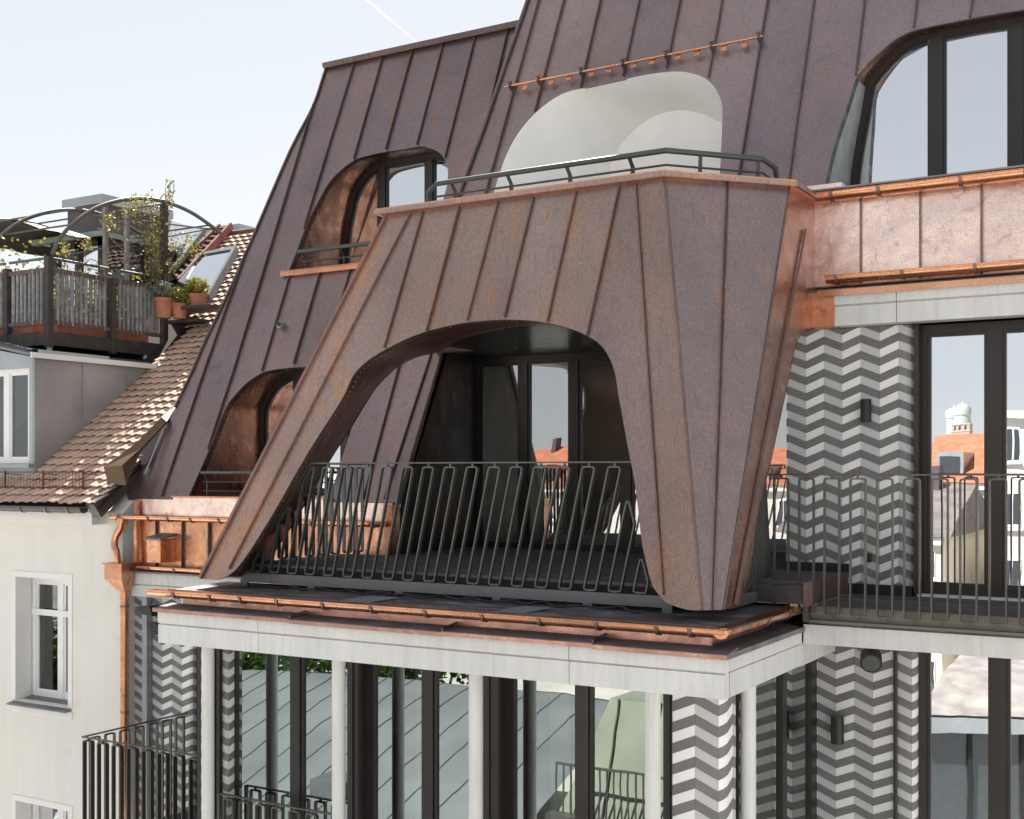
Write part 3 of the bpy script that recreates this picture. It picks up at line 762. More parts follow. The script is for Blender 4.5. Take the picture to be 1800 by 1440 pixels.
rear_l = [atZ(u, v, 1.325) for u, v in ((985, 576), (930, 572), (890, 577), (867, 582), (835, 590), (803, 600))] + [on_cheek(u, v) for u, v in
    ((773, 617), (733, 628), (700, 644), (669, 672), (650, 697), (628, 733), (611, 761), (589, 794), (569, 827), (540, 879), (509, 930), (487, 963), (470, 990), (452, 1008))]
rear_l = [Vector(p) for p in spline([tuple(p) for p in rear_l], 4)]
front_l = [Vector(h3(*p)) + Vector((0, -.004, 0)) for p in spline(H(*arch_px[15:-1]), 4)]
ra_, rb_ = resample([tuple(p) for p in front_l], 90), resample([tuple(p) for p in rear_l], 90)
mb = MB(); mb.loft([[Vector(a).lerp(Vector(b), t) for a, b in zip(ra_, rb_)] for t in (0, .33, .66, 1)], False); hl = mb.build('arch_lining', M['lining'], hood, smooth=True)
mb = MB()
for i in range(4, 88, 1):
    for t in (.10, .88):
        c = Vector(ra_[i]).lerp(Vector(rb_[i]), t); mb.lathe([(.006, -.004), (.006, .004)], c, 6)
kind(mb.build('rivet', M['zinc'], hood), 'stuff')
edge_b = Vector(h3(*H((1235, 1073))[0])); sheet(hood, out_h, [], seams_h, h3, nh, M['hood'], name='hood_panel', seam_h=.026)
# left border roll
seam_ribs(hood, [[(TL[0] + .012, Zp), (BL[0] + .012, BL[1] + .01)]], out_h, [], h3, nh, M['seam'], .03, .03)
# chamfer: two tapering sheets
XS = -3.2
B1 = Vector(h3(*H((1234, 1073))[0])); B2 = atX(1272, 1072, XS); Bm = B1.lerp(B2, .48)
T1 = Vector((-3.97, prof_h(Zp), Zp)); T2 = Vector((XS, 9.95, Zp)); Tm = T1.lerp(T2, .5)
for a, b, c, d in ((T1, Tm, Bm, B1), (Tm, T2, B2, Bm)):
    mb = MB(); n_ = (c - a).cross(b - a).normalized(); n_ = n_ if n_.y < 0 else -n_
    rows = [[a.lerp(d, i / 8), b.lerp(c, i / 8), b.lerp(c, i / 8) - n_ * .02, a.lerp(d, i / 8) - n_ * .02] for i in range(9)]
    mb.loft(rows, True, False, True); mb.build('hood_panel', M['hood_violet'], hood)
mb = MB(); mb.tube([T1, B1], .012, 6); mb.build('seam', M['seam'], hood)
mb = MB(); mb.beam(Tm + Vector((.01, -.012, 0)), Bm + Vector((.01, -.012, 0)), .012, .03, (.7, -.7, 0)); mb.build('seam', M['seam'], hood)
mb = MB(); mb.tube([T2, B2], .011, 6); mb.build('seam', M['seam_dark'], hood)
# right cheek in the plane X = XS
def AX(*px): return [(p.y, p.z) for p in (atX(u, v, XS) for u, v in px)]
rear = AX((1300, 1062), (1309, 1035), (1321, 989), (1333, 905), (1355.5, 808), (1385, 672), (1394, 627), (1399, 605), (1407, 590), (1418, 581), (1440, 577))
rear = spline(rear, 4)
cheek = [(T2.y, Zp), (B2.y, B2.z)] + rear + [(rear[-1][0], 1.62), (10.69, 1.66), (10.69, Zp)]
mb = MB(); region(mb, cheek, [], lambda y, z: (XS, y, z), lambda y, z: (XS - .02, y, z)); mb.build('cheek_panel', M['cheek'], hood)
mb = MB()
mb.loft([[(XS + .003, y, z) for y, z in rear], [(XS - .03, y, z) for y, z in rear]], False); mb.build('cheek_lining', M['lining'], hood)
bat = AX((1413, 405), (1289, 1064)); mb = MB(); mb.beam((XS + .02, bat[0][0], bat[0][1]), (XS + .02, bat[1][0], bat[1][1]), .03, .02, (1, 0, 0)); mb.build('seam', M['hood'], hood)
# left cheek: from the front edge back to the rear edge of the lining
ck_r = [(p.y, p.z) for p in rear_l[24:]]
ck_l = [(prof_h(Zp), Zp), (prof_h(BL[1]), BL[1])] + ck_r[::-1] + [(11.38, 1.33), (11.85, Zp)]
mb = MB(); region(mb, ck_l, [], lambda y, z: (lxz(z), y, z), lambda y, z: (lxz(z) + .012, y, z)); mb.build('cheek_panel', M['hood'], hood)
# inner lining of the right leg
fr_r = [Vector(h3(*p)) for p in spline(H(*arch_px[:16]), 3)][::-1]; rr_r = [Vector((XS - .03, y, z)) for y, z in rear][::-1]
ra2, rb2 = resample([tuple(p) for p in fr_r], 60), resample([tuple(p) for p in rr_r], 60)
mb = MB(); mb.loft([ra2, [tuple(Vector(a).lerp(Vector(b), .5)) for a, b in zip(ra2, rb2)], rb2], False); mb.build('arch_lining', M['lining'], hood, smooth=True)
# terrace slab / loggia ceiling / parapet
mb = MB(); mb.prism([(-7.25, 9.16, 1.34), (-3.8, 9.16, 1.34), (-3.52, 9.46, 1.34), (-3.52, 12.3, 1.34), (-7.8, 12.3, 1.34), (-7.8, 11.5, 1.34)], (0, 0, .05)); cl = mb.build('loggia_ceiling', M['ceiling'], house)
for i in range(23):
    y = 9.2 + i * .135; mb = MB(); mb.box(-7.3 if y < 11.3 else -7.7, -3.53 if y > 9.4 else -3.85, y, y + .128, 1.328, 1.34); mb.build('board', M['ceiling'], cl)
mb = MB(); mb.prism([(-6.9, 9.2, 2.0), (-4.05, 9.2, 2.0), (-3.5, 9.85, 2.0), (-3.5, 12.0, 2.0), (-6.9, 12.0, 2.0)], (0, 0, .2)); mb.build('terrace_floor', M['lead'], house)
cap_path = [Vector((TL[0] - .05, 11.6, 0)), Vector((TL[0] - .05, prof_h(Zp), 0)), T1.copy(), T2.copy(), Vector((XS, 10.66, 0))]
def path_strip(mb, path, prof):
    rings = []
    for i, p in enumerate(path):
        d1 = (path[i] - path[i - 1]).normalized() if i else None; d2 = (path[i + 1] - path[i]).normalized() if i < len(path) - 1 else None
        d1 = d1 or d2; d2 = d2 or d1
        n1, n2 = Vector((d1.y, -d1.x, 0)), Vector((d2.y, -d2.x, 0)); m = (n1 + n2).normalized(); k = 1 / max(.4, m.dot(n1))
        rings.append([Vector((p.x, p.y, z)) + m * (o * k) for o, z in prof])
    mb.loft(rings, True, False, True)
for p in cap_path: p.z = 0
mb = MB(); path_strip(mb, cap_path, [(.045, 2.375), (.055, 2.37), (.06, 2.425), (-.05, 2.445), (-.2, 2.43), (-.2, 2.2), (-.05, 2.2), (-.05, 2.375)]); mb.build('parapet_cap', M['cap'], hood)
mb = MB(); path_strip(mb, cap_path, [(.066, 2.372), (.07, 2.372), (.07, 2.410), (.062, 2.410)]); mb.build('cap_fascia', M['hood'], hood)
# terrace guard rail (tubes) on the parapet
tp = [Vector((-6.46, 9.34, 2.58)), Vector((-6.36, 9.34, 2.66)), Vector((-4.06, 9.34, 2.66)), Vector((-3.46, 10.02, 2.66)), Vector((-3.42, 10.22, 2.62)), Vector((-3.42, 10.3, 2.5))]
mb = MB(); mb.tube(tp, .024, 10); tr_o = mb.build('terrace_rail', M['rail_green'], house, smooth=True)
mb = MB(); mb.tube([p - Vector((0, 0, .12)) for p in tp[1:-1]], .010, 6); mb.build('rail_bar', M['rail_green'], tr_o, smooth=True)
mb = MB(); mb.tube([tp[0], tp[0] - Vector((0, 0, .2))], .016, 8); mb.build('post', M['rail_green'], tr_o)
for x in (-6.2, -5.6, -5.0, -4.4):
    mb = MB(); mb.beam((x, 9.34, 2.66), (x, 9.42, 2.58), .014, .03, (1, 0, 0)); mb.beam((x, 9.42, 2.58), (x, 9.42, 2.2), .014, .035, (1, 0, 0)); mb.build('post', M['rail_green'], tr_o)
for t in (.35, .95):
    c = tp[2].lerp(tp[3], t); mb = MB(); mb.beam(c, c + Vector((-.02, .02, -.45)), .014, .03, (1, 0, 0)); mb.build('post', M['rail_green'], tr_o)

# ---- loggia: side wall, doors, decks
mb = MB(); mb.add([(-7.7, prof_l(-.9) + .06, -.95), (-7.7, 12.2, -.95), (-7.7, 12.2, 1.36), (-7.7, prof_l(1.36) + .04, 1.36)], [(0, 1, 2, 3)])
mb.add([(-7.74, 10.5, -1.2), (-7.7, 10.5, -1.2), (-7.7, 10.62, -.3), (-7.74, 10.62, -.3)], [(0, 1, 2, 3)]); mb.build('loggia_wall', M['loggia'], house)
mb = MB(); mb.box(-7.78, -7.69, 10.46, 10.6, -1.2, -.36); mb.build('corner_strip', M['copper'], house)
mb = MB(); mb.beam((-7.70, prof_l(-.36) - .01, -.36), (-7.70, prof_l(1.3) - .01, 1.3), .012, .03, (0, -1, .5)); mb.build('corner_strip', M['seam'], house)
ld = glazing(house, 'loggia_door', [(-7.72, -.93), (-3.5, -.93), (-3.5, 1.33), (-7.72, 1.33)], 12.14, [-7.06, -6.40, -5.75, -5.10, -4.45], fw=.075, mat_g=M['glass_dark'], room=3.0, roommat=M['room_mid'])
mb = MB(); mb.box(-7.7, -3.5, 12.02, 12.10, -.925, -.905); mb.build('threshold', M['white_pvc'], ld)
mb = MB(); mb.prism([(-8.2, 8.85, -1.06), (-3.6, 8.85, -1.06), (-3.6, 9.5, -1.06), (-2.955, 9.5, -1.06), (-2.955, 10.7, -1.06), (-3.52, 10.7, -1.06), (-3.52, 12.1, -1.06), (-7.69, 12.1, -1.06), (-7.69, 10.4, -1.06), (-8.2, 10.4, -1.06)], (0, 0, .145)); dk = mb.build('deck', M['wood_dark'], house)
for i in range(25):
    y = 8.78 + i * .133
    xa = -8.25 if y < 10.35 else -7.69; xb = -3.6 if y < 9.5 else (-2.95 if y < 10.7 else -3.55)
    mb = MB(); mb.box(xa, xb, y + .004, y + .129, -.915, -.89 + random.uniform(-.002, .002)); mb.build('plank', M['deck'], dk)
mb = MB(); mb.box(-2.95, -2.925, 9.5, 10.72, -1.08, -.885); mb.build('riser', M['wood_brown'], dk)
mb = MB(); mb.box(-3.5, -2.9, 10.70, 10.74, -.885, -.815); mb.build('skirting', M['black'], dk)

# ---- right side above: fascia, gutters, beam
mb = MB(); mb.box(-3.202, 1.6, 10.66, 10.75, 1.62, 2.42); fas2 = mb.build('copper_band', M['seam'], house)
xf = [-3.206, -2.79, -2.29, -1.80, -1.31, -.82, -.33, .16, .65, 1.14, 1.6]
for a, b in zip(xf, xf[1:]):
    mb = MB(); V, t = cdt([(a + .005, 1.63), (b - .005, 1.63), (b - .005, 2.40), (a + .005, 2.40)], [], [[(a + (b - a) * i / 6, 1.6), (a + (b - a) * i / 6, 2.5)] for i in range(1, 6)] + [[(a, 1.63 + .77 * i / 8), (b, 1.63 + .77 * i / 8)] for i in range(1, 8)])
    sd0 = random.random() * 50
    def fz(x, z): return (x, 10.645 - .012 * noise.noise(Vector((x * 2.3, z * 2.3, sd0))), z)
    slab_of(mb, V, [f for f, c in t], fz, lambda x, z: (x, 10.66, z)); mb.build('copper_panel', M['pink'], fas2, smooth=True)
for a in xf[1:-1]:
    mb = MB(); mb.box(a - .008, a + .008, 10.615, 10.66, 1.63, 2.40); mb.build('seam', M['seam'], fas2)
mb = MB(); mb.box(-3.19, 1.6, 10.44, 10.75, 2.43, 2.445); mb.build('drip_edge', M['lead'], fas2)
mb = MB(); mb.box(-3.6, -2.95, 10.6, 10.78, 2.44, 2.52); mb.build('flashing', M['pink'], fas2)
gutter(house, (-3.15, 10.53, 2.42), (1.6, 10.53, 2.42), .075, [.03, .115, .255, .36, .48, .6, .72, .84, .95], M['copper'])
gutter(house, (-3.06, 10.53, 1.69), (1.6, 10.53, 1.69), .062, [.02, .14, .265, .39, .5, .62, .75, .87], M['copper'])
mb = MB(); mb.box(-3.14, 1.6, 10.52, 10.70, 1.555, 1.575); mb.box(-3.14, 1.6, 10.52, 10.53, 1.52, 1.555); mb.build('copper_strip', M['copper'], house)
mb = MB(); mb.box(-3.0, 1.6, 10.62, 10.8, 1.27, 1.53); bm_r = mb.build('lintel_beam', M['concrete'], house)
concrete_run(bm_r, [(-3.0, -2.47), (-2.47, -.6), (-.6, 1.6)], 10.545, 10.62, 1.553, 1.435, 1.262)
pa = [(10.55, 1.56), (10.55, 1.50), (10.60, 1.262), (10.88, 1.262), (10.88, 1.56)]
mb = MB(); mb.prism([(XS - .06, y, z) for y, z in pa], (.262, 0, 0)); mb.build('beam_end_cap', M['stained'], house)

# ---- chevron walls
def chevron(wall, path, smin, smax, z0, z1, s0, w, zv, per, amp, rise0=0, th=.006, curved=False, mats=None):
    """path(s) -> (point, outward normal); tiles are parallelograms of a zigzag band, one object each"""
    cache = {}
    k0 = math.floor((smin - s0) / w); k1 = math.ceil((smax - s0) / w); j0 = math.floor((z0 - zv) / per) - 2; j1 = math.ceil((z1 - zv) / per) + 1
    for k in range(k0, k1):
        rising = (k + rise0) % 2 == 0; sa, sb = s0 + k * w, s0 + (k + 1) * w
        for j in range(j0, j1):
            for light in (0, 1):
                zb = zv + j * per + (0 if light else per / 2); h = per / 2 - .0015
                za, zc = (zb, zb + amp) if rising else (zb + amp, zb)
                e_ = .0009
                full = [(sa + e_, za), (sb - e_, zc), (sb - e_, zc + h), (sa + e_, za + h)]
                poly = clean(clip_half(clip_half(clip_half(clip_half(full, -1, 0, -smin), 1, 0, smax), 0, -1, -z0), 0, 1, z1))
                if len(poly) < 3 or abs(area(poly)) < 2e-4: continue
                mat = M['tile_dark'] if not light else (M['tile_white'] if rising else M['tile_grey'])
                whole = len(poly) == 4 and poly == full
                if not curved and whole:
                    key = (rising, light)
                    P, n_ = path(sa); Q, _ = path(sb)
                    if key not in cache:
                        m_ = MB(); dx = (Q - P).normalized(); loc = [dx * (s - sa) + Vector((0, 0, z - zb)) for s, z in full]
                        m_.prism([v + n_ * .001 for v in loc], n_ * th); cache[key] = m_.mesh('tile', mat)
                    o = link('tile', cache[key], wall); o.location = (P.x, P.y, zb)
                else:
                    m_ = MB()
                    parts = 5 if curved else 1
                    for i in range(parts):
                        xs = [p[0] for p in poly]; a, b = min(xs), max(xs); q = clean(clip_half(clip_half(poly, -1, 0, -(a + (b - a) * i / parts)), 1, 0, a + (b - a) * (i + 1) / parts))
                        if len(q) < 3: continue
                        fr = [path(s)[0] + path(s)[1] * th + Vector((0, 0, z)) for s, z in q]; bk = [path(s)[0] + path(s)[1] * .001 + Vector((0, 0, z)) for s, z in q]; n = len(q)
                        m_.add(fr + bk, [tuple(range(n)), tuple(range(n, 2 * n))[::-1]] + [(t, (t + 1) % n, (t + 1) % n + n, t + n) for t in range(n)])
                    if m_.v: m_.build('tile', mat, wall)
def round_path(x0, y, xc, r, right=True):
    """along +X on the plane y, then round the corner of radius r (ending at xc) and back along +Y"""
    L1 = xc - r - x0
    def f(s):
        if s <= L1: return Vector((x0 + s, y, 0)), Vector((0, -1, 0))
        a = (s - L1) / r
        if a < math.pi / 2: return Vector((xc - r + r * math.sin(a), y + r - r * math.cos(a), 0)), Vector((math.sin(a), -math.cos(a), 0))
        return Vector((xc, y + r + (s - L1 - r * math.pi / 2), 0)), Vector((1, 0, 0))
    return f, L1, L1 + r * math.pi / 2
def chev_wall(x0, y, xc, r, side, z0, z1, s0x, w, zv, per, amp, rise0, back=.3, x_tiles=None):
    f, L1, L2 = round_path(x0, y, xc, r); smax = L2 + side
    mb = MB(); pts = [f(s)[0] for s in [0, L1] + [L1 + (L2 - L1) * i / 6 for i in range(1, 7)] + [smax]]
    pts += [Vector((x0, pts[-1].y + .001, 0))] if side > .05 else [Vector((x0, y + back, 0))]
    mb.prism([p + Vector((0, 0, z0)) for p in pts], (0, 0, z1 - z0)); wl_ = mb.build('chevron_wall', M['grout'], house)
    k1 = math.floor((L1 - (s0x - x0)) / w) * w + (s0x - x0)
    chevron(wl_, f, (0 if x_tiles is None else x_tiles - x0), k1, z0, z1, s0x - x0, w, zv, per, amp, rise0)
    chevron(wl_, f, k1, smax, z0, z1, s0x - x0, w, zv, per, amp, rise0, curved=True)
    return wl_
zv_u = atY(1416.7, 620.8, 10.78).z
cw = chev_wall(-3.50, 10.78, -2.372, .10, .02, -1.08, 1.262, -3.32, .1635, zv_u - .145 / 2 - .0, .1445, .068, 0)
mb = MB(); mb.box(-2.95, -2.38, 10.725, 10.772, -1.08, -.99); mb.build('skirting', M['black'], cw)
mb = MB(); mb.box(-3.5, -3.46, 10.8, 12.2, -1.0, 1.3); mb.build('wall_return', M['plaster_white'], house)
# below the balcony, right
chev_wall(-3.24, 10.78, -2.36, .06, .02, -4.2, -1.40, -3.05, .1635, zv_u - .02, .1445, .068, 0)
# far left wall
chev_wall(-11.40 - .34, 10.6, -10.75, .05, .10, -5.6, -1.50, -11.585, .1655, -1.62, .1445, .068, 0)
# bay corner pier and left pier
chev_wall(-3.62, 8.45, -3.215, .07, .16, -4.2, -1.60, -3.615, .178, -1.72, .157, .076, 0)
chev_wall(-8.5, 8.50, -8.16, .03, .1, -4.2, -1.60, -8.5, .17, -1.66, .1445, .07, 0)
mb = MB(); mb.box(-12.0, -11.72, 10.62, 10.9, -5.6, -1.5); mb.build('wall_return', M['plaster_white'], house)
mb = MB(); mb.box(-11.5, -11.42, 10.50, 10.60, -5.6, -1.53); mb.build('trim_strip', M['zinc'], house)

# ---- doors on the right, above and below
mb = MB(); mb.box(-2.37, -2.33, 10.75, 10.95, -1.08, 1.262); mb.build('door_jamb', M['frame'], house)
rd = glazing(house, 'glazed_door', [(-2.36, -1.06), (1.6, -1.06), (1.6, 1.258), (-2.36, 1.258)], 10.87, [-1.735, -1.12, -.5, .1, .7], fw=.075, mw=.12, mat_g=M['glass_up'], room=3.0)
mb = MB(); mb.box(-2.34, 1.6, 10.74, 10.86, -1.075, -1.058); mb.build('threshold', M['white_pvc'], rd)
rd2 = glazing(house, 'glazed_door', [(-2.36, -4.0), (1.6, -4.0), (1.6, -1.40), (-2.36, -1.40)], 10.85, [-1.70, -1.08, -.46, .2, .8], fw=.075, mw=.12, mat_g=M['glass_up'], room=3.0)
pc = atY(1573, 1200, 10.70); mb = MB(); mb.tube([(pc.x, 10.72, -1.41), (pc.x, 10.72, -4.2)], .017, 10); mb.build('drain_pipe', M['black'], house, smooth=True)
# balcony slab, fascia and planks
mb = MB(); mb.box(-3.03, 1.6, 9.76, 10.95, -1.41, -1.25); mb.build('balcony_slab', M['concrete'], house, bevel=.004)
mb = MB(); mb.box(-3.0, 1.6, 9.79, 10.9, -1.25, -1.115); mb.build('balcony_screed', M['lead'], house)
mb = MB(); mb.box(-2.98, 1.6, 9.745, 9.75, -1.215, -1.095); mb.box(-2.98, 1.6, 9.70, 9.745, -1.225, -1.205); mb.build('edge_plate', plain('edge_plate_paint', (.17, .155, .125), .5, .3, .1, 3), house)
dk2 = MB().box(-2.9, 1.6, 9.76, 10.78, -1.114, -1.106).build('deck', M['wood_dark'], house)
for i in range(8):
    y = 9.76 + i * .125; mb = MB(); mb.box(-2.92, 1.6, y + .003, y + .121, -1.106, -1.08 + random.uniform(-.0015, .0015)); mb.build('plank', M['deck'], dk2)

# ---- bay: ledge sheets, gutters, cornice, columns, glazing
XL, XR, YF = -8.56, -3.04, 8.0
mb = MB(); mb.box(XL + .1, XR - .09, YF + .1, 9.9, -1.58, -1.29); cor = mb.build('bay_cornice', M['concrete'], house)
concrete_run(cor, [(XL, -7.33), (-7.33, -4.26), (-4.26, XR - .0)], YF, YF + .11, -1.285, -1.41, -1.587)
mb = MB(); zt_, zm_, zb_ = -1.285, -1.41, -1.587
for x0_, z0_, z1_ in ((XR, zm_ + .006, zt_), (XR - .002, zb_, zm_ - .006), (XR - .014, zm_ - .006, zm_ + .006)): mb.box(XR - .1, x0_, YF + .112, 9.755, z0_, z1_)
mb.build('concrete_panel', M['concrete'], cor)
mb = MB(); mb.box(XL, XL + .1, YF + .112, 10.4, zb_, zt_); mb.build('concrete_panel', M['concrete'], cor)
mb = MB(); mb.box(XR - .3, XR - .015, 9.757, 10.77, -1.60, -1.412); mb.build('concrete_panel', M['concrete'], cor)
# ledge: sloping sheets with welts
def ledge(parts, zi, zo, yi, yo, mat, nm):
    for a, b, za, sb in parts:
        mb = MB(); mb.prism([(a, yo, zo + za), (a, yi, zi + za), (a, yi, zi + za - .01), (a, yo, zo + za - .01)], (b - a, 0, 0)); mb.prism([(a, yo, zo + za - .01), (a, yo + .012, zo + za - .01), (a, yo + .012, zo + za - .036), (a, yo, zo + za - .036)], (b - a, 0, 0)); mb.build(nm, mat, lg)
        mb = MB(); mb.box(a, b, yo - .004, yo - .001, zo + za - .036, zo + za - .004); mb.build('drip_edge', M['cheek'], lg)
mb = MB(); mb.box(XL + .12, XR - .2, YF + .2, 9.9, -1.26, -1.145); mb.box(XL + .14, XR - .17, YF + .19, YF + .2, -1.27, -1.15)
lg = mb.build('copper_ledge', M['cheek'], house)
ledge([(XL - .03, -6.95, .008, 0), (-6.95, -5.38, .001, 0), (-5.38, -4.05, .007, 0), (-4.05, XR + .03, 0, 0)], -1.245, -1.27, YF + .2, YF - .03, M['lead'], 'ledge_sheet')
mb = MB(); x2 = XR + .03
mb.add([(x2, YF - .03, -1.27), (x2, 9.74, -1.27), (XR - .17, 9.74, -1.245), (XR - .17, YF + .2, -1.245)], [(0, 1, 2, 3)]); mb.box(x2 - .012, x2, YF - .03, 9.74, -1.306, -1.268); mb.build('ledge_sheet', M['lead'], lg); mb = MB()
mb.add([(XL - .03, YF - .03, -1.262), (XL + .14, YF + .2, -1.237), (XL + .14, 10.38, -1.237), (XL - .03, 10.38, -1.262)], [(0, 1, 2, 3)]); mb.build('ledge_sheet', M['lead'], lg)
for x in (-6.95, -5.38, -4.05):
    mb = MB(); mb.beam((x, YF - .02, -1.252), (x, YF + .2, -1.222), .012, .025); mb.build('welt', M['seam'], lg)
mb = MB(); mb.box(XR - .175, XR - .165, YF + .19, 9.72, -1.26, -1.15); mb.build('ledge_riser', M['cheek'], lg)
# flashing on top under the hood feet
fl = [(XL + .02, YF + .13), (XR - .1, YF + .13), (XR - .1, 9.72), (-3.5, 9.72), (-3.5, 8.9), (XL + .02, 8.9)]
mb = MB(); region(mb, fl, [], lambda x, y: (x, y, -1.108 + .02 * max(0, min(1, (y - YF - .13) / .35))), lambda x, y: (x, y, -1.14))
fls = mb.build('flashing', M['lead'], house)
m_st, nt, o = new_mat('flashing_stained')
c = ramp(nt, noise_tex(nt, 3, 7, .7), [(.35, (.075, .065, .072)), (.7, (.15, .13, .135))])
c = mix(nt, ramp(nt, noise_tex(nt, 2.4, 8, .75, (1, 2.5, 1)), [(.52, g(0)), (.66, g(.85))]), c, (.42, .43, .45)); principled(nt, o, c, .5, .25)
fls.data.materials[0] = m_st; M['lead_stained'] = m_st
for o_ in lg.children:
    if o_.name.startswith('ledge_sheet'): pass
mb = MB(); mb.box(XL + .01, XR - .09, YF + .115, YF + .13, -1.15, -1.098); mb.box(XR - .1, XR - .088, YF + .12, 9.72, -1.15, -1.098); mb.build('drip_edge', M['hood'], fls)
for i, (x0_, x1_) in enumerate(((-6.55, -6.25), (-5.0, -4.75))):
    mb = MB(); mb.prism([(x0_, YF + .14, -1.106), (x1_, YF + .14, -1.106), (x1_ + .1, YF + .45, -1.087), (x0_ + .1, YF + .45, -1.087)], (0, 0, .006)); mb.build('patch', M['zinc'], fls)
for x0_, x1_ in ((-7.9, -6.2), (-6.6, -4.9), (-5.6, -3.9)):
    mb = MB(); pts = [(x0_ + (x1_ - x0_) * i / 24, 8.60 + .05 * math.sin(i * .7 + x0_) + .03 * math.sin(i * 1.9), -1.075 + .012 * math.sin(i * 1.3)) for i in range(25)]; mb.tube(pts, .008, 6); mb.build('cable', M['black'], fls, smooth=True)
gY = YF + .075
gutter(house, (XL - .16, gY, -1.108), (XR - .01, gY, -1.108), .064, [.06, .14, .205, .28, .37, .46, .555, .65, .74, .825, .91, .955], M['copper'])
gutter(house, (XR - .035, gY - .055, -1.108), (XR - .035, 9.74, -1.108), .064, [.5, .8], M['copper'], out=Vector((1, 0, 0)))
for x, y in ((-8.09, 8.17), (-6.57, 8.17), (-5.185, 8.17), (-3.655, 8.17), (-3.15, 8.79)):
    mb = MB(); mb.tube([(x, y, -1.588), (x, y, -4.2)], .0575, 24); mb.build('column', M['concrete'], house, smooth=True)
yg = 8.56
def gx(u): return atY(u, 1300, yg).x
for a, b, c in ((400, 519, 624), (640, 752, 856), (886, 1024, 1194)):
    w_ = glazing(house, 'bay_window', [(gx(a), -4.1), (gx(b * 0 + c), -4.1), (gx(c), -1.59), (gx(a), -1.59)], yg, [gx(b)], fw=.065, mw=.10, mat_g=M['glass_low'], room=2.6, roommat=M['room'])
    mb = MB(); mb.box(gx(a) + .16, gx(a) + .34, yg + .5, yg + .53, -4.1, -1.6); mb.build('curtain', M['room_mid'], w_)
for a, b in ((383, 400), (624, 642), (855, 888), (1176, 1197)):
    mb = MB(); mb.box(gx(a), gx(b), yg - .11, yg + .1, -4.1, -1.59); mb.build('mullion', M['frame'], house)
    mb = MB(); mb.box((gx(a) + gx(b)) / 2 - .012, (gx(a) + gx(b)) / 2 + .012, yg - .125, yg - .11, -4.1, -1.59); mb.build('guide_rail', M['black'], house)
mb = MB(); mb.box(XL + .05, XR - .15, yg + .12, 10.5, -1.62, -1.59); mb.build('bay_ceiling', M['room_mid'], house)
# bay side glazing in the plane X = -3.25
xs_ = -3.25
sw = MB()
for y0_, y1_ in ((8.70, 8.78), (9.82, 9.93), (10.62, 10.78)): sw.box(xs_ - .08, xs_ + .03, y0_, y1_, -4.1, -1.6)
sw.box(xs_ - .08, xs_ + .03, 8.78, 10.62, -1.66, -1.6); swo = sw.build('bay_window', M['frame'], house)
for y0_, y1_ in ((8.78, 9.82), (9.93, 10.62)):
    mb = MB(); mb.add([(xs_, y0_, -4.1), (xs_, y1_, -4.1), (xs_, y1_, -1.66), (xs_, y0_, -1.66)], [(0, 1, 2, 3)]); mb.build('pane', M['glass_low'], swo)
# door beside the far left wall
lw = glazing(house, 'glazed_door', [(-10.74, -5.2), (-8.5, -5.2), (-8.5, -1.53), (-10.74, -1.53)], 10.66, [-10.0, -9.25], fw=.09, mat_g=M['glass_low'], room=2.0)
mb = MB(); mb.box(XL - .0, XL + .06, 8.5, 10.6, -4.2, -1.6); mb.build('wall_return', M['frame'], house)
# house core so that nothing shows through
mb = MB(); mb.box(-11.9, 1.6, 15.6, 16.0, GZ, 5); mb.build('rear_wall', M['plaster'], house)
mb = MB(); mb.box(-11.6, 1.6, 10.95, 11.1, GZ, -4.0); mb.build('front_wall', M['plaster'], house)

# ---- railings
def rail_loops(parent, xs, zb, zt, y, lean, wl_, mat, left=None, right=None, d=.036, bw_=.0128):
    for x in xs:
        poly = [(x, zb), (x + wl_, zb), (x + wl_ + lean, zt), (x + lean, zt)]
        for cut in (left, right):
            if cut and len(poly) > 2: poly = clean(clip_half(poly, *cut), 1e-3)
        if len(poly) < 3 or abs(area(poly)) < .012: continue
        rp = rounded(poly, .022, 3); mb = MB(); loop_bar(mb, rp, lambda a, b, o: (a, y + o, b), bw_, d)
        cx = x + wl_ / 2; mb.box(cx - .009, cx + .009, y - .009, y + .009, zb - .035, zb)
        topz = max(p[1] for p in poly)
        if abs(topz - zt) < .01: mb.box(cx + lean - .009, cx + lean + .009, y - .009, y + .009, zt, zt + .03)
        mb.build('loop_bar', mat, parent)
def half(p, q, m):       # keep the side right of / below the line p->q, with a margin
    a, b = q[1] - p[1], -(q[0] - p[0]); k = math.hypot(a, b); a, b = a / k, b / k
    return (a, b, a * p[0] + b * p[1] - m)
yb = 8.70
p0 = xz(atY(425, 1012, yb)); p1 = (atY(548, 815, yb).x, .07)
mb = MB(); mb.beam((p1[0], yb, .07), (-3.62, yb, .07), .034, .012); mb.beam((p0[0], yb, p0[1]), (p1[0] + .006, yb, .07), .034, .012, (0, 0, 1))
rl = mb.build('railing', M['rail_grey'], house)
mb = MB(); mb.prism([(p0[0] + .06, yb - .03, -.966), (-3.72, yb - .03, -.966), (-3.72, yb - .03, -1.056), (p0[0] + .0, yb - .03, -1.056)], (0, .03, 0))
for x in (-8.12, -7.3, -6.3, -5.3, -4.45, -3.76): mb.box(x - .04, x + .04, yb - .03, yb, -1.10, -1.056)
mb.build('base_plate', M['beam_grey'], rl)
bl = [443, 474, 505, 536, 569, 603, 637, 673, 708, 745, 783, 821, 859, 899, 940, 982, 1026, 1069, 1113]
xs = [atY(u + 1, 1020, yb).x for u in bl]
lc = half(p1, p0, .035); lc = (lc[0], lc[1], lc[2]) if lc[0] * (p1[0] + 1) + lc[1] * -.5 <= lc[2] else half(p0, p1, .035)
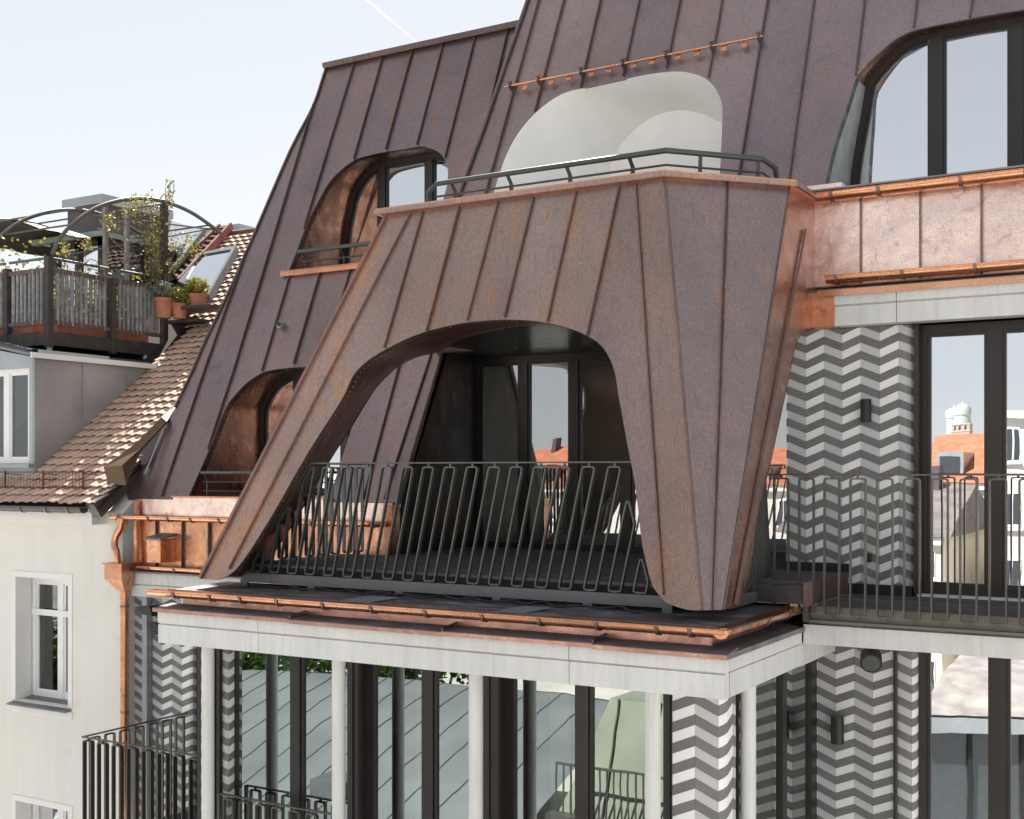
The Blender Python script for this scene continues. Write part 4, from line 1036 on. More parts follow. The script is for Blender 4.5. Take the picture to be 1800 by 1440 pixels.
q0, q1 = (atY(1097, 813, yb).x, .07), xz(atY(1150, 1040, yb)); rc = half(q0, q1, .03)
rc = rc if rc[0] * (q0[0] - 1) + rc[1] * -.5 <= rc[2] else half(q1, q0, .03)
rail_loops(rl, xs, -.952, .032, yb, .22, .108, M['rail_grey'], lc, rc)
# return of the bay railing at its right-hand end (plane X)
def rail_loops_y(parent, ys_, zb, ztf, x, leanf, w, mat, d=.034):
    for y in ys_:
        zt_ = ztf(y); ln = leanf(zt_ - zb); poly = [(y, zb), (y + w, zb), (y + w + ln, zt_), (y + ln, zt_)]
        mb = MB(); loop_bar(mb, rounded(poly, .022, 3), lambda a, b, o: (x + o, a, b), .0145, d); mb.box(x - .009, x + .009, y + w / 2 - .009, y + w / 2 + .009, zb - .03, zb); mb.build('loop_bar', mat, parent)
mb = MB(); mb.box(-3.36, -3.33, 8.9, 9.95, -1.06, -.97); rs = mb.build('railing', M['beam_grey'], house)
rail_loops_y(rs, [9.02, 9.2, 9.38, 9.56, 9.74], -.94, lambda y: -.9 + (y - 8.75) * .95, -3.34, lambda h: -.16 * h, .1, M['rail_grey'])
# left end of the loggia: upright loops in front of the copper strips
mb = MB(); mb.beam((-8.0, 8.95, .07), (-7.95, 10.42, .07), .034, .012); rs = mb.build('railing', M['rail_grey'], house)
rail_loops_y(rs, [9.0 + .2 * i for i in range(7)], -.85, lambda y: .032, -7.97, lambda h: 0, .108, M['rail_grey'])
# right balcony
yr_ = 9.68; mb = MB(); mb.beam((-3.30, yr_, -.03), (1.6, yr_, -.03), .034, .012); rr = mb.build('railing', M['rail_olive'], house)
xs = [atY(u, 960, yr_).x for u in (1361, 1405, 1449.5, 1495, 1542, 1589.5, 1638, 1688, 1739.5, 1792)]
while xs[-1] < 1.4: xs.append(xs[-1] + .206)
rail_loops(rr, xs, -1.148, -.062, yr_, 0, .118, M['rail_olive'])
mb = MB(); mb.box(-3.0, -2.96, yr_ - .03, yr_ + .1, -1.22, -1.02); mb.build('end_plate', M['rail_olive'], rr)
# lower left balcony
zr = -2.905; cx_, cy_ = -10.82, 9.04
mb = MB(); mb.beam((cx_, cy_, zr), (-8.5, cy_, zr), .034, .012); mb.beam((cx_, cy_, zr + .001), (cx_, 10.58, zr + .001), .034, .012); r3o = mb.build('railing', M['rail_olive'], house)
rail_loops(r3o, [cx_ + .03 + .228 * i for i in range(10)], -4.2, zr - .032, cy_, 0, .125, M['rail_olive'], d=.05)
rail_loops_y(r3o, [cy_ + .1 + .21 * i for i in range(7)], -4.2, lambda y: zr - .032, cx_, lambda h: 0, .125, M['rail_olive'])
mb = MB(); mb.box(cx_ - .05, -8.5, cy_ - .05, 10.6, -4.35, -4.1); b3 = mb.build('balcony_slab', M['concrete'], house)
for i in range(11): mb = MB(); mb.box(cx_, -8.5, cy_ + .02 + i * .137, cy_ + .15 + i * .137, -4.1, -4.075); mb.build('plank', M['deck'], b3)
# guard in front of the bay window, at the bottom edge of the view
za = atY(450, 1407, 8.42).z; x0_ = atY(386, 1404, 8.42).x; x1_ = atY(592, 1416, 8.42).x
mb = MB(); mb.beam((x0_, 8.42, za), (x1_, 8.42, za), .034, .012); mb.box(x0_ - .01, x0_ + .01, 8.40, 8.44, -4.1, za); r4 = mb.build('railing', M['rail_olive'], house)
rail_loops(r4, [x0_ + .06 + .2 * i for i in range(int((x1_ - x0_) / .2))], -3.95, za - .032, 8.42, 0, .115, M['rail_olive'])

# ---- fittings on the walls (things of their own)
def cyl_lamp(name, p, label, r=.046, h=.2, group=None):
    t = thing(name, p, label, 'wall lamp', group); p = Vector(p)
    mb = MB(); mb.lathe([(r, -h / 2), (r + .001, -h / 2 + .004), (r + .001, h / 2 - .004), (r, h / 2)], p, 24); mb.build('lamp_body', M['rail_grey'] if name == 'x' else M['black'], t, smooth=True)
    mb = MB(); mb.box(p.x - .02, p.x + .02, p.y, p.y + .08, p.z - .05, p.z + .05); mb.build('wall_bracket', M['black'], t)
    return t
cyl_lamp('wall_lamp', atY(1522, 722, 10.71), 'black cylinder wall lamp on the pale chevron wall beside the upper balcony door')
cyl_lamp('wall_lamp', atY(1472, 1283, 10.66), 'black cylinder wall lamp on the shaded chevron wall under the balcony slab', .055, .24)
p = atY(1531, 1160, 10.45); t = thing('ceiling_spotlight', p, 'round black spotlight hanging under the balcony slab before the chevron wall', 'spotlight')
mb = MB(); ax = Vector((.25, -.9, -.35)).normalized(); mb.tube([p - ax * .06, p + ax * .06], .09, 24); mb.build('lamp_body', M['black'], t, smooth=True)
mb = MB(); mb.tube([p + ax * .061, p + ax * .064], .075, 24); mb.build('lens', M['rail_grey'], t); mb = MB(); mb.box(p.x - .015, p.x + .015, p.y - .01, p.y + .02, p.z + .07, -1.41); mb.build('stem', M['black'], t)
p = atY(1527.5, 981, 10.76); t = thing('wall_socket', p, 'small square black socket low on the chevron wall beside the balcony door', 'socket')
mb = MB(); mb.box(p.x - .02, p.x + .02, 10.745, 10.775, p.z - .038, p.z + .038); mb.build('cover', M['black'], t, bevel=.004)
p = atY(264, 1071, 10.35); t = thing('floodlight', p, 'black floodlight with tilted head beside the left end of the concrete cornice', 'floodlight')
mb = MB(); mb.prism([(p.x - .15, p.y - .12, p.z + .03), (p.x + .12, p.y - .12, p.z + .06), (p.x + .14, p.y - .1, p.z - .07), (p.x - .02, p.y - .1, p.z - .06)], (0, .16, .0)); mb.build('lamp_head', M['black'], t, bevel=.008)
mb = MB(); mb.box(p.x + .08, p.x + .11, p.y, 10.60, p.z - .02, p.z + .01); mb.build('arm', M['black'], t)
p = atY(277, 1104, 10.5); t = thing('wall_vent', p, 'small round black ribbed vent on the chevron wall left of the cornice', 'vent')
mb = MB(); mb.lathe([(.075, -.05), (.08, -.03), (.08, .09)], p, 20, 'Y'); mb.build('vent_body', M['black'], t, smooth=True)
for i in range(5):
    mb = MB(); zz = p.z - .05 + i * .025; ww_ = math.sqrt(max(.0004, .072 ** 2 - (zz - p.z) ** 2)); mb.box(p.x - ww_, p.x + ww_, p.y - .062, p.y - .05, zz - .004, zz + .004); mb.build('fin', M['rail_grey'], t)

# ================================================================== the neighbouring house on the left
nb = thing('neighbour_house', (-15, 11, GZ), 'cream rendered house with clay tiled roof and grey zinc dormer beside the copper house', 'house')
TP = 1.308                                         # run per rise of the tiled slope
def prof_t(z): return 10.10 + TP * (z + .42)
kt = math.hypot(1, TP)
NT = Vector((0, -1 / kt, TP / kt)); UT = Vector((0, TP / kt, 1 / kt))
def t3(x, q, h=0): return Vector((x, 10.10, -.42)) + UT * q + NT * h
def on_t(u, v): return onprof(u, v, prof_t)
wy = 10.40
wx0, wx1 = atY(28, 1100, wy).x, atY(121, 1100, wy).x; wz1, wz0 = atY(28, 1013, wy).z, atY(30, 1230, wy).z
hol = [[(wx0, wz0), (wx1, wz0), (wx1, wz1), (wx0, wz1)], [(wx0, wz0 - 2.93), (wx1, wz0 - 2.93), (wx1, wz1 - 2.93), (wx0, wz1 - 2.93)],
       [(wx0 - 2.6, wz0), (wx1 - 2.6, wz0), (wx1 - 2.6, wz1), (wx0 - 2.6, wz1)]]
mb = MB(); region(mb, [(-20, GZ), (-11.73, GZ), (-11.73, -.66), (-20, -.66)], hol, lambda x, z: (x, wy, z), lambda x, z: (x, wy + .45, z))
mb.build('wall', M['plaster'], nb)
mb = MB(); mb.box(-20, -12.0, 10.16, 10.5, -.66, -.50); mb.build('eaves_cornice', M['plaster_white'], nb)
mb = MB(); mb.prism([(-12.0, wy + .002, -.66), (-12.0, wy + .002, -.52), (-12.0, 11.4, .42), (-12.0, 12.4, 1.2), (-12.0, 12.4, -.66)], (.28, 0, 0)); mb.build('party_wall', M['plaster'], nb)
for h in hol:
    (a, b), (c, d) = h[0], h[2]
    wn_ = glazing(nb, 'window', [(a + .02, b + .02), (c - .02, b + .02), (c - .02, d - .02), (a + .02, d - .02)], wy + .24, [(a + c) / 2 + .06], fw=.07, mat_f=M['white_pvc'], mat_g=M['glass_old'], mw=.10, room=1.6)
    mb = MB(); mb.box(a + .02, c - .02, wy + .225, wy + .24, d - .52, d - .44); mb.build('transom', M['white_pvc'], wn_)
    mb = MB()
    mb.box(a - .07, a + .005, wy - .012, wy + .238, b - .0, d + .07); mb.box(c - .005, c + .07, wy - .012, wy + .238, b - .0, d + .07); mb.box(a + .005, c - .005, wy - .0115, wy + .237, d - .005, d + .069); mb.box(a - .07, c + .07, wy - .012, wy + .02, b - .16, b - .06); mb.build('surround', M['plaster_white'], wn_)
    mb = MB(); mb.prism([(a - .06, wy - .10, b - .055), (c + .06, wy - .10, b - .055), (c + .03, wy + .24, b + .005), (a - .03, wy + .24, b + .005)], (0, 0, .02)); mb.build('sill', M['zinc_dark'], wn_)
gutter(nb, (-20, 10.07, -.445), (-12.03, 10.07, -.445), .07, [.2, .4, .55, .7, .78, .86, .92, .97], M['gutter_grey'])
# roof body
mb = MB(); qa = [t3(-20, 0, -.03), t3(-11.80, 0, -.03), t3(-11.80, 7.6, -.03), t3(-20, 7.6, -.03)]
mb.add(qa + [p + Vector((0, 6, -2)) for p in qa[2:]] , [(0, 1, 2, 3), (3, 2, 4, 5)])
roof_n = mb.build('roof', M['roof_under'], nb)
TW, TE = .165, .158
def tile_mesh():
    m_ = MB(); cols = 6; rows = []
    for q, lift in ((-.012, .060), (TE + .045, .014)):
        rows.append([(TW * (i / cols - .5) * 1.03, q, lift + -.012 * math.sin(i / cols * 2 * math.pi) ) for i in range(cols + 1)])
    def w(p): x, q, h = p; return Vector((x, 0, 0)) + UT * q + NT * h
    top = [[w(p) for p in r] for r in rows]; bot = [[w((p[0], p[1] + 0, p[2] - .016)) for p in r] for r in rows]
    for r in (0,):
        top[0][3] = top[0][3]
    n = cols + 1; m_.loft([bot[0], top[0], top[1], bot[1]], False)
    return m_.mesh('roof_tile', M['rooftile'], smooth=True, sharp=30)
tm = tile_mesh(); rest = MB(); cand = []
dorm_x, dorm_q = -13.56, None
nrow = 48
for j in range(nrow):
    for i in range(50):
        x = -11.90 - i * TW - (TW / 2 if False else 0); q = j * TE; p = t3(x, q)
        if x < dorm_x - .02 and .42 < q < 4.0: continue
        if x < -19: continue
        d = Vector((x, p.y, p.z)); D = -SN * d.x + CS * d.y; u = CX + F * (CS * d.x + SN * d.y) / D; v = CY - F * d.z / D
        if u < -30 or v < 380: continue
        vis = 1 if (x > dorm_x and q < 4.3) else 0
        if x < -13.4 and q > 4.0 and u < 335: vis = -1
        if vis >= 0: cand.append((-vis, D, x, q))
cand.sort(); tv = [tuple(v.co) for v in tm.vertices]; tf = [tuple(p.vertices) for p in tm.polygons]
for k, (_, D, x, q) in enumerate(cand):
    p = t3(x + random.uniform(-.005, .005), q + random.uniform(-.010, .010))
    if k < 296: o = link('roof_tile', tm, roof_n); o.location = p + NT * random.uniform(-.002, .003); o.rotation_euler = (random.uniform(-.008, .008), random.uniform(-.008, .008), random.uniform(-.015, .015))
    else: rest.add([Vector(v) + p for v in tv], tf)
if rest.v: kind(rest.build('roof_tile', M['rooftile'], roof_n, smooth=True), 'stuff')
mb = MB(); mb.tube([t3(-20, 7.62, .03), t3(-11.8, 7.62, .03)], .055, 10); mb.build('ridge_cap', M['snowrail'], roof_n, smooth=True)
# verge boards towards the copper house
mb = MB(); mb.prism([t3(-11.99, -.03, .04), t3(-11.84, -.03, .04), t3(-11.84, -.03, -.16), t3(-11.99, -.03, -.16)], UT * 1.2); mb.build('verge_board', M['gutter_grey'], roof_n)
a_, b_ = atY(182, 821, 10.36), atY(215, 818, 10.36); c_, d_ = atY(222, 853, 10.36), atY(191, 853, 10.36)
def vs(y, *px): return [atY(u, v, y) for u, v in px]
mb = MB(); mb.loft([[a_, b_, c_, d_], vs(10.66, (238, 780), (249, 787), (247, 795), (240, 792)), vs(11.0, (284, 733), (293, 741), (290, 748), (285, 744)), vs(11.35, (309, 707), (312, 712), (310, 716), (308, 714)), vs(11.6, (322, 686), (324, 688), (323, 690), (321, 689))], True, False, True)
mb.build('verge_flashing', copper_aged('verge_copper', (.13, .08, .045), (.17, .10, .055), (.22, .12, .055), .05, (.08, .06, .045), .45, .5), house)
# snow guard fence on the eaves
mb = MB(); sgx0, sgx1 = -17.5, atZ(163, 880, -.30).x
def sp(x, h): return t3(x, .30, 0) + Vector((0, -.02, 0)) + NT * .03 + Vector((0, 0, h))
for h in (.0, .2): mb.tube([sp(sgx0, h), sp(-12.25, h)], .008, 6)
for i in range(80):
    x = -12.27 - i * .062
    if x > sgx0: mb.beam(sp(x, 0), sp(x, .2), .005, .005, (1, 0, 0))
sf = mb.build('snow_fence', M['snowrail'], nb)
for i in range(8):
    x = -12.32 - i * .75; mb = MB(); mb.beam(sp(x, -.05), sp(x, .22), .03, .008, (1, 0, 0)); mb.beam(sp(x, .18), sp(x, -.02) + UT * .3, .012, .008, (1, 0, 0)); mb.build('strut', M['snowrail'], sf)
# zinc dormer
dy = 10.53; dx = -13.54; dtop = 1.50
yb_ = prof_t(dtop) + .02
win = [(-15.15, .10), (-13.64, .10), (-13.64, 1.36), (-15.15, 1.36)]
mb = MB(); region(mb, [(-17.2, -.12), (dx - .031, -.12), (dx - .031, dtop), (-15.4, 1.81), (-17.2, 1.65)], [win], lambda x, z: (x, dy, z), lambda x, z: (x, dy + .12, z)); dor = mb.build('dormer', M['zinc'], nb)
ck = [(dy, prof_t(0) * 0 - .10), (dy, dtop)]
cuts_y = [dy, atX(145, 800, dx).y, atX(219, 700, dx).y, yb_]
for a, b in zip(cuts_y, cuts_y[1:]):
    za_, zb2 = (a - 10.10) / TP - .42, (b - 10.10) / TP - .42
    mb = MB(); mb.prism([(dx, a + .003, za_ - .05), (dx, b - .003, zb2 - .05), (dx, b - .003, dtop - .002), (dx, a + .003, dtop - .002)], (-.03, 0, 0)); mb.build('cheek_sheet', M['zinc'], dor)
    if b < yb_: mb = MB(); mb.box(dx, dx + .018, b - .006, b + .006, zb2, dtop); mb.build('seam', M['zinc'], dor)
mb = MB(); mb.prism([(dx + .06, dy - .10, dtop), (-15.4, dy - .10, 1.87), (-17.2, dy - .1, 1.7), (-17.2, dy - .1, 1.74), (-15.4, dy - .1, 1.91), (dx + .06, dy - .1, dtop + .035)], (0, yb_ - dy + .25, 0)); mb.build('dormer_roof', M['zinc_dark'], dor)
mb = MB(); mb.box(dx + .05, dx + .075, dy - .1, yb_ + .1, dtop - .02, dtop + .05); mb.build('roof_edge', M['white_pvc'], dor)
dwn = glazing(nb, 'dormer_window', win, dy + .03, [-14.14], fw=.06, mat_f=M['white_pvc'], mat_g=M['glass_old'], mw=.11, room=1.2, roommat=M['room_mid'], side=.02)
mb = MB(); mb.box(-15.3, -13.55, dy - .08, dy, .04, .09); mb.build('sill', M['zinc'], dwn)
# roof window, ladder
qd = [on_t(u, v) for u, v in ((356, 462), (424, 449), (376, 536), (322, 512))]
def quad_frame(mb, q, w, h0, h1):
    inn_ = []; c = sum(q, Vector()) / 4
    for p in q: inn_.append(p + (c - p).normalized() * w)
    for i in range(4):
        j = (i + 1) % 4; mb.add([q[i] + NT * h0, q[j] + NT * h0, inn_[j] + NT * h0, inn_[i] + NT * h0, q[i] + NT * h1, q[j] + NT * h1, inn_[j] + NT * h1, inn_[i] + NT * h1], [(0, 1, 2, 3), (4, 7, 6, 5), (0, 4, 5, 1), (2, 6, 7, 3)])
    return inn_
mb = MB(); ii = quad_frame(mb, qd, .13, -.02, .19); sk = mb.build('roof_window', M['zinc_dark'], nb)
mb = MB(); mb.add([p + NT * .165 for p in ii], [(0, 1, 2, 3)]); mb.build('pane', M['glass_up'], sk)
mb = MB(); mb.add([p + NT * .105 for p in ii], [(0, 1, 2, 3)]); mb.build('room', M['room_mid'], sk)
la, lb_, lc_, ld_ = on_t(306, 498), on_t(393, 411), on_t(322, 508), on_t(413, 409)
mb = MB()
for p, q in ((la, lb_), (lc_, ld_)): mb.beam(p + NT * .14, q + NT * .14, .05, .12, NT)
lad = mb.build('roof_ladder', M['ladder'], nb)
for i in range(11):
    t = (i + .5) / 11; mb = MB(); mb.beam(la.lerp(lb_, t) + NT * .15, lc_.lerp(ld_, t) + NT * .15, .05, .03, NT); mb.build('rung', M['wood_dark'], lad)
# chimneys
def chimney(x1, y0, x0, y1, z0, z1):
    mb = MB(); mb.box(x0, x1, y0, y1, z0, z1); c = mb.build('chimney', M['brick_brown'], nb)
    mb = MB(); mb.box(x0 - .07, x1 + .07, y0 - .07, y1 + .07, z1, z1 + .16); mb.build('cap', M['zinc'], c, bevel=.01)
    for i in range(3):
        z = z0 + (z1 - z0) * (i + 1) / 4; mb = MB(); mb.box(x0 - .006, x1 + .006, y0 - .006, y1 + .006, z - .008, z + .008); mb.build('joint', M['black'], c)
    return c
zc = (CY - 345) / F * 21.2
chimney(-16.85, 14.5, -17.75, 16.0, 2.0, zc - .16)
chimney(-16.9, 17.9, -18.35, 19.2, 3.0, (CY - 394) / F * 24 - .16)
# glass garden room behind the terrace
cp = atY(180, 411, 13.6); gx1, gy0, gz = cp.x, 13.6, cp.z
mb = MB()
for x, y in ((gx1, gy0), (gx1 - .55, gy0), (gx1 - 1.1, gy0), (gx1, gy0 + .9), (gx1, gy0 + 1.7)): mb.box(x - .05, x + .05, y - .05, y + .05, 1.9, gz - .06)
mb.box(gx1 - 1.2, gx1 + .05, gy0 - .05, gy0 + .05, gz - .2, gz - .06); mb.box(gx1 - .05, gx1 + .05, gy0, gy0 + 2.2, gz - .2, gz - .06)
gr = mb.build('garden_room', M['frame'], nb)
mb = MB(); mb.box(gx1 - 1.6, gx1 + .10, gy0 - .12, gy0 + .0, gz - .06, gz + .03); mb.box(gx1, gx1 + .1, gy0, gy0 + 2.7, gz - .06, gz + .02); mb.build('eaves_trim', plain('green_zinc_trim', (.33, .40, .37), .5, .4), gr)
for a, b in (((gx1 - .55, gy0), (gx1, gy0)), ((gx1 - 1.1, gy0), (gx1 - .55, gy0)), ((gx1, gy0), (gx1, gy0 + .9)), ((gx1, gy0 + .9), (gx1, gy0 + 1.7))):
    mb = MB(); mb.add([(*a, 1.9), (*b, 1.9), (*b, gz - .2), (*a, gz - .2)], [(0, 1, 2, 3)]); mb.build('pane', M['glass_old'], gr)
mb = MB(); mb.box(gx1 - 1.5, gx1 - .08, gy0 + 1.8, gy0 + 1.9, 1.9, gz); mb.box(gx1 - 1.5, gx1 - .0, gy0 + .05, gy0 + 2.2, gz - .05, gz - .03); mb.build('room', M['plaster_white'], gr)
sl_ = [on_t(296, 500) + NT * .2, on_t(313, 494) + NT * .2, on_t(372, 432) + NT * .3, on_t(305, 425) + NT * .5]
mb = MB(); mb.add(sl_, [(0, 1, 2, 3)]); mb.build('lean_to_pane', M['glass_old'], gr)
mb = MB(); mb.add([p - NT * .15 for p in sl_], [(0, 1, 2, 3)]); mb.build('blind', M['zinc'], gr)
mb = MB(); mb.beam(sl_[1], sl_[2], .06, .08, NT); mb.build('glazing_bar', plain('green_zinc_bar', (.28, .34, .31), .5, .4), gr)

# ------------------------------------------------------------------ wooden roof terrace of the neighbour
tx, ty0, ty1, tz = -14.07, 11.18, 13.28, 1.76
ter = thing('roof_terrace', (tx, ty0, tz), 'dark wooden roof terrace with slatted railing standing on short posts over the zinc dormer', 'terrace')
mb = MB(); mb.box(-18.5, tx, ty0, ty1 + .5, tz + .12, tz + .17); ters = mb.build('floor', M['wood_dark'], ter)
mb = MB(); mb.box(-18.5, tx + .03, ty0 - .03, ty0 + .03, tz - .02, tz + .17); mb.build('edge_beam', M['wood_dark'], ter)
mb = MB(); mb.box(tx - .03, tx + .03, ty0 + .03, ty1, tz - .02, tz + .17); mb.build('edge_beam', M['wood_dark'], ter)
for x, y in ((tx - .05, ty0 + .05), (tx - .02, ty1 - .35), (-16.2, ty0 + .05)):
    mb = MB(); mb.tube([(x, y, tz - .02), (x, y, tz - .26)], .04, 12); mb.build('foot_post', M['zinc'], ter, smooth=True)
zr0, zr1 = tz + .30, tz + 1.02
for x, y, z in ((tx, ty0, 1.20), (tx, 12.28, 1.05), (tx, ty1, 2.30), (-14.95, ty0, 1.1), (-16.1, ty0, 1.1), (-17.3, ty0, 1.1)):
    mb = MB(); mb.box(x - .045, x + .045, y - .045, y + .045, tz - .05, tz + z); mb.build('post', M['wood_dark'], ter)
def rails_between(p, q, nm):
    p, q = Vector(p), Vector(q); d = (q - p).normalized()
    for h, w_, t_ in ((zr0, .05, .05), (zr1, .05, .06)):
        mb = MB(); mb.beam((p.x, p.y, h), (q.x, q.y, h), w_, t_); mb.build('rail', M['wood_brown'], ter)
    mb = MB(); mb.tube([(p.x, p.y, tz + 1.18), (q.x, q.y, tz + 1.18)], .02, 8); mb.build('handrail', M['steel'], ter, smooth=True)
    n = int((q - p).length / .078)
    for i in range(1, n):
        c = p.lerp(q, i / n + random.uniform(-.004, .004)); mb = MB(); r = random.uniform(.024, .031)
        mb.tube([(c.x, c.y, zr0 - .03), (c.x + random.uniform(-.006, .006), c.y, zr1 + random.uniform(.0, .05))], r, 7); mb.build('slat', M['wood_slat'], ter, smooth=True)
rails_between((tx, ty0 + .06, 0), (tx, 12.22, 0), 'a'); rails_between((tx, 12.34, 0), (tx, ty1 - .06, 0), 'b')
rails_between((-14.9, ty0, 0), (-14.13, ty0, 0), 'c'); rails_between((-16.05, ty0, 0), (-15.0, ty0, 0), 'd'); rails_between((-17.25, ty0, 0), (-16.15, ty0, 0), 'e')
mb = MB(); mb.box(-14.88, -14.15, ty0 + .04, ty0 + .045, zr0, zr1); mb.build('mat_screen', plain('reed_screen', (.20, .195, .185), .8, 0, .3, 6), ter)
# pergola hoops
per = thing('pergola', (-15, 12, tz), 'curved metal pergola hoops arching over the wooden roof terrace', 'pergola')
hp = [(92, 448), (105.5, 419), (130.5, 391.7), (166.7, 366.7), (208, 353), (250, 349), (292, 355.6), (333, 372), (366.7, 394), (389, 411)]
hoop = [atX(u, v, tx) for u, v in hp]
def hoop_at(dx_, m=1.0):
    mb = MB(); mb.tube(spline([(p.x + dx_, p.y, p.z) for p in hoop], 4), .03, 8); return mb.build('hoop', M['steel'], per, smooth=True)
for dx_ in (0, -1.55, -3.1): hoop_at(dx_)
for i in (2, 4, 6, 8):
    mb = MB(); p = hoop[i]; mb.tube([p + Vector((.0, 0, -.02)), p + Vector((-3.1, 0, -.02))], .014, 6); mb.build('purlin', M['steel'], per, smooth=True)
mb = MB(); mb.tube([(tx, hoop[4].y, hoop[4].z - .25), hoop[-1] + Vector((0, 0, .05))], .014, 6); mb.build('tie_rod', M['steel'], per, smooth=True)
mb = MB(); mb.tube([(tx - .3, ty0 + .4, hoop[1].z - .2), hoop[-1] + Vector((-.3, 0, .1))], .012, 6); mb.build('tie_rod', M['steel'], per, smooth=True)
for y in (12.35, 12.75):
    mb = MB(); mb.box(tx - .25, tx - .19, y - .03, y + .03, tz + .17, tz + 2.2); mb.build('post', M['wood_slat'], per)
# curved canopy sheet at far left
can = MB(); rings = []
for i in range(9):
    t = i / 8; rings.append([Vector((-17.9 + 2.1 * t, 12.4 + j * .32, 3.62 + .34 * math.sin(math.pi * (.12 + .8 * t)) + .018 * math.sin(j * 2.5))) for j in range(8)])
can.loft(rings, False); can.loft([[p + Vector((0, 0, .02)) for p in r] for r in rings], False)
tag(can.build('canopy_sheet', M['corrug'], None, smooth=True), 'curved brown canopy sheet hung beneath the pergola hoops beside the chimney', 'canopy')
# shelf and plant pots
sb = [atX(u, v, -13.75) for u, v in ((296, 557), (335, 562))]
shz = atX(318, 562, -13.72).z
shl = thing('plant_shelf', (-13.7, 13.5, shz), 'mossy wooden plank shelf carrying terracotta pots right of the terrace railing', 'shelf')
pots = [((289, 556), 31, .30, 'largest'), ((316, 561), 29, .22, 'front'), ((347, 541), 31, .2, 'upper')]
labs = ['large terracotta pot with grey green herb just right of the terrace end post', 'terracotta pot with yellow green shrub in the middle of the three on the shelf', 'terracotta pot with yellow green shrub nearest the roof window']
mb = MB(); mb.box(-14.0, -13.35, 13.25, 13.75, shz - .05, shz - .002); mb.build('board', M['wood_dark'], shl)
q3 = atX(347, 541, -13.45); mb = MB(); mb.box(-13.75, -13.0, q3.y - .22, q3.y + .25, q3.z - .045, q3.z - .002); mb.build('board', M['wood_dark'], shl)
mb = MB(); mb.prism([(-13.9, 13.7, shz - .05), (-13.9, 13.7, shz - .6), (-13.9, 13.25, shz - .05)], (.04, 0, 0)); mb.build('bracket', M['wood_dark'], shl)
def leaves(mb, pts, size, rng, n_each=1):
    for p in pts:
        for _ in range(n_each):
            d = Vector((rng.gauss(0, 1), rng.gauss(0, 1), rng.gauss(0, .8) + .4)).normalized(); s = d.cross(Vector((rng.gauss(0, 1), rng.gauss(0, 1), rng.gauss(0, 1)))).normalized()
            L_ = size * rng.uniform(.7, 1.3); w_ = L_ * .42; p0 = Vector(p)
            mb.add([p0, p0 + d * L_ * .5 + s * w_, p0 + d * L_, p0 + d * L_ * .5 - s * w_], [(0, 1, 2, 3)])
rng = random.Random(3)
def pot(base, r, h, lab, lm, crown_r, crown_h):
    t = thing('potted_plant', base, lab, 'potted plant', 'terracotta pots by the terrace'); base = Vector(base)
    mb = MB(); mb.lathe([(r * .72, 0), (r * .94, h * .82), (r * 1.03, h * .82), (r * 1.05, h), (r * .92, h), (r * .9, h * .9)], base, 24); mb.build('pot', M['terracotta'], t, smooth=True)
    mb = MB(); mb.lathe([(r * .9, h * .88), (r * .9, h * .9)], base, 20); mb.build('soil', M['soil'], t)
    mb = MB()
    for _ in range(14):
        a = rng.uniform(0, 6.28); mb.tube([base + Vector((0, 0, h * .85)), base + Vector((math.cos(a) * crown_r * .7, math.sin(a) * crown_r * .7, h + crown_h * rng.uniform(.4, .9)))], .006, 4)
    mb.build('stem', M['bark'], t)
    mb = MB(); pts = []
    while len(pts) < 620:
        p = Vector((rng.uniform(-1, 1), rng.uniform(-1, 1), rng.uniform(-.7, 1)))
        if .35 < p.length < 1 + .12 * noise.noise(p * 3): pts.append(base + Vector((p.x * crown_r, p.y * crown_r, h + crown_h * .45 + p.z * crown_h * .55)))
    leaves(mb, pts, .042, rng); mb.build('foliage', lm, t)
    return t
pb = [atX(288, 556, -13.82), atX(316, 561, -13.66), atX(347, 541, -13.45)]
for p, lab, lm, r, h in zip(pb, labs, (M['leaf_grey'], M['leaf_y'], M['leaf_y']), (.145, .125, .135), (.30, .225, .20)):
    pot((p.x, p.y, shz if p is not pb[2] else q3.z), r, h, lab, lm, r * 1.35, .24)
# climbing plant
vin = thing('climbing_plant', (tx, 12.9, tz), 'twiggy climbing plant with yellow green leaves wound over the pergola hoop', 'climbing plant')
mb = MB(); pts = []
for k in range(26):
    u0, v0 = rng.uniform(255, 292), rng.uniform(470, 520); x_ = tx + rng.uniform(-.25, .15); path = []
    u1, v1 = rng.choice([(262, 355), (240, 360), (290, 345), (300, 360), (215, 365), (278, 400), (330, 430), (185, 400), (270, 380)])
    u1 += rng.uniform(-14, 14); v1 += rng.uniform(-12, 12)
    for i in range(9):
        t = i / 8; path.append(atX(u0 + (u1 - u0) * t + rng.uniform(-5, 5), v0 + (v1 - v0) * t + rng.uniform(-5, 5) - 18 * math.sin(t * 3.1) * (1 if u1 < 290 else -.4), x_))
    mb.tube(spline(path, 2), .007, 4); pts += [p + Vector((rng.gauss(0, .05), rng.gauss(0, .05), rng.gauss(0, .05))) for p in path for _ in range(2)]
for k in range(12):      # bare twigs hanging over the railing and standing up
    u0, v0 = rng.uniform(150, 290), rng.uniform(455, 500); path = [atX(u0 + i * rng.uniform(-6, 8), v0 - i * rng.uniform(-4, 9), tx + .08) for i in range(5)]; mb.tube(path, .006, 4)
for k in range(5):
    u0 = rng.uniform(288, 300); path = [atX(u0 + rng.uniform(-4, 4) + i, 365 - i * 9, tx) for i in range(6)]; mb.tube(path, .005, 4); pts += path * 2
mb.build('stem', M['bark'], vin)
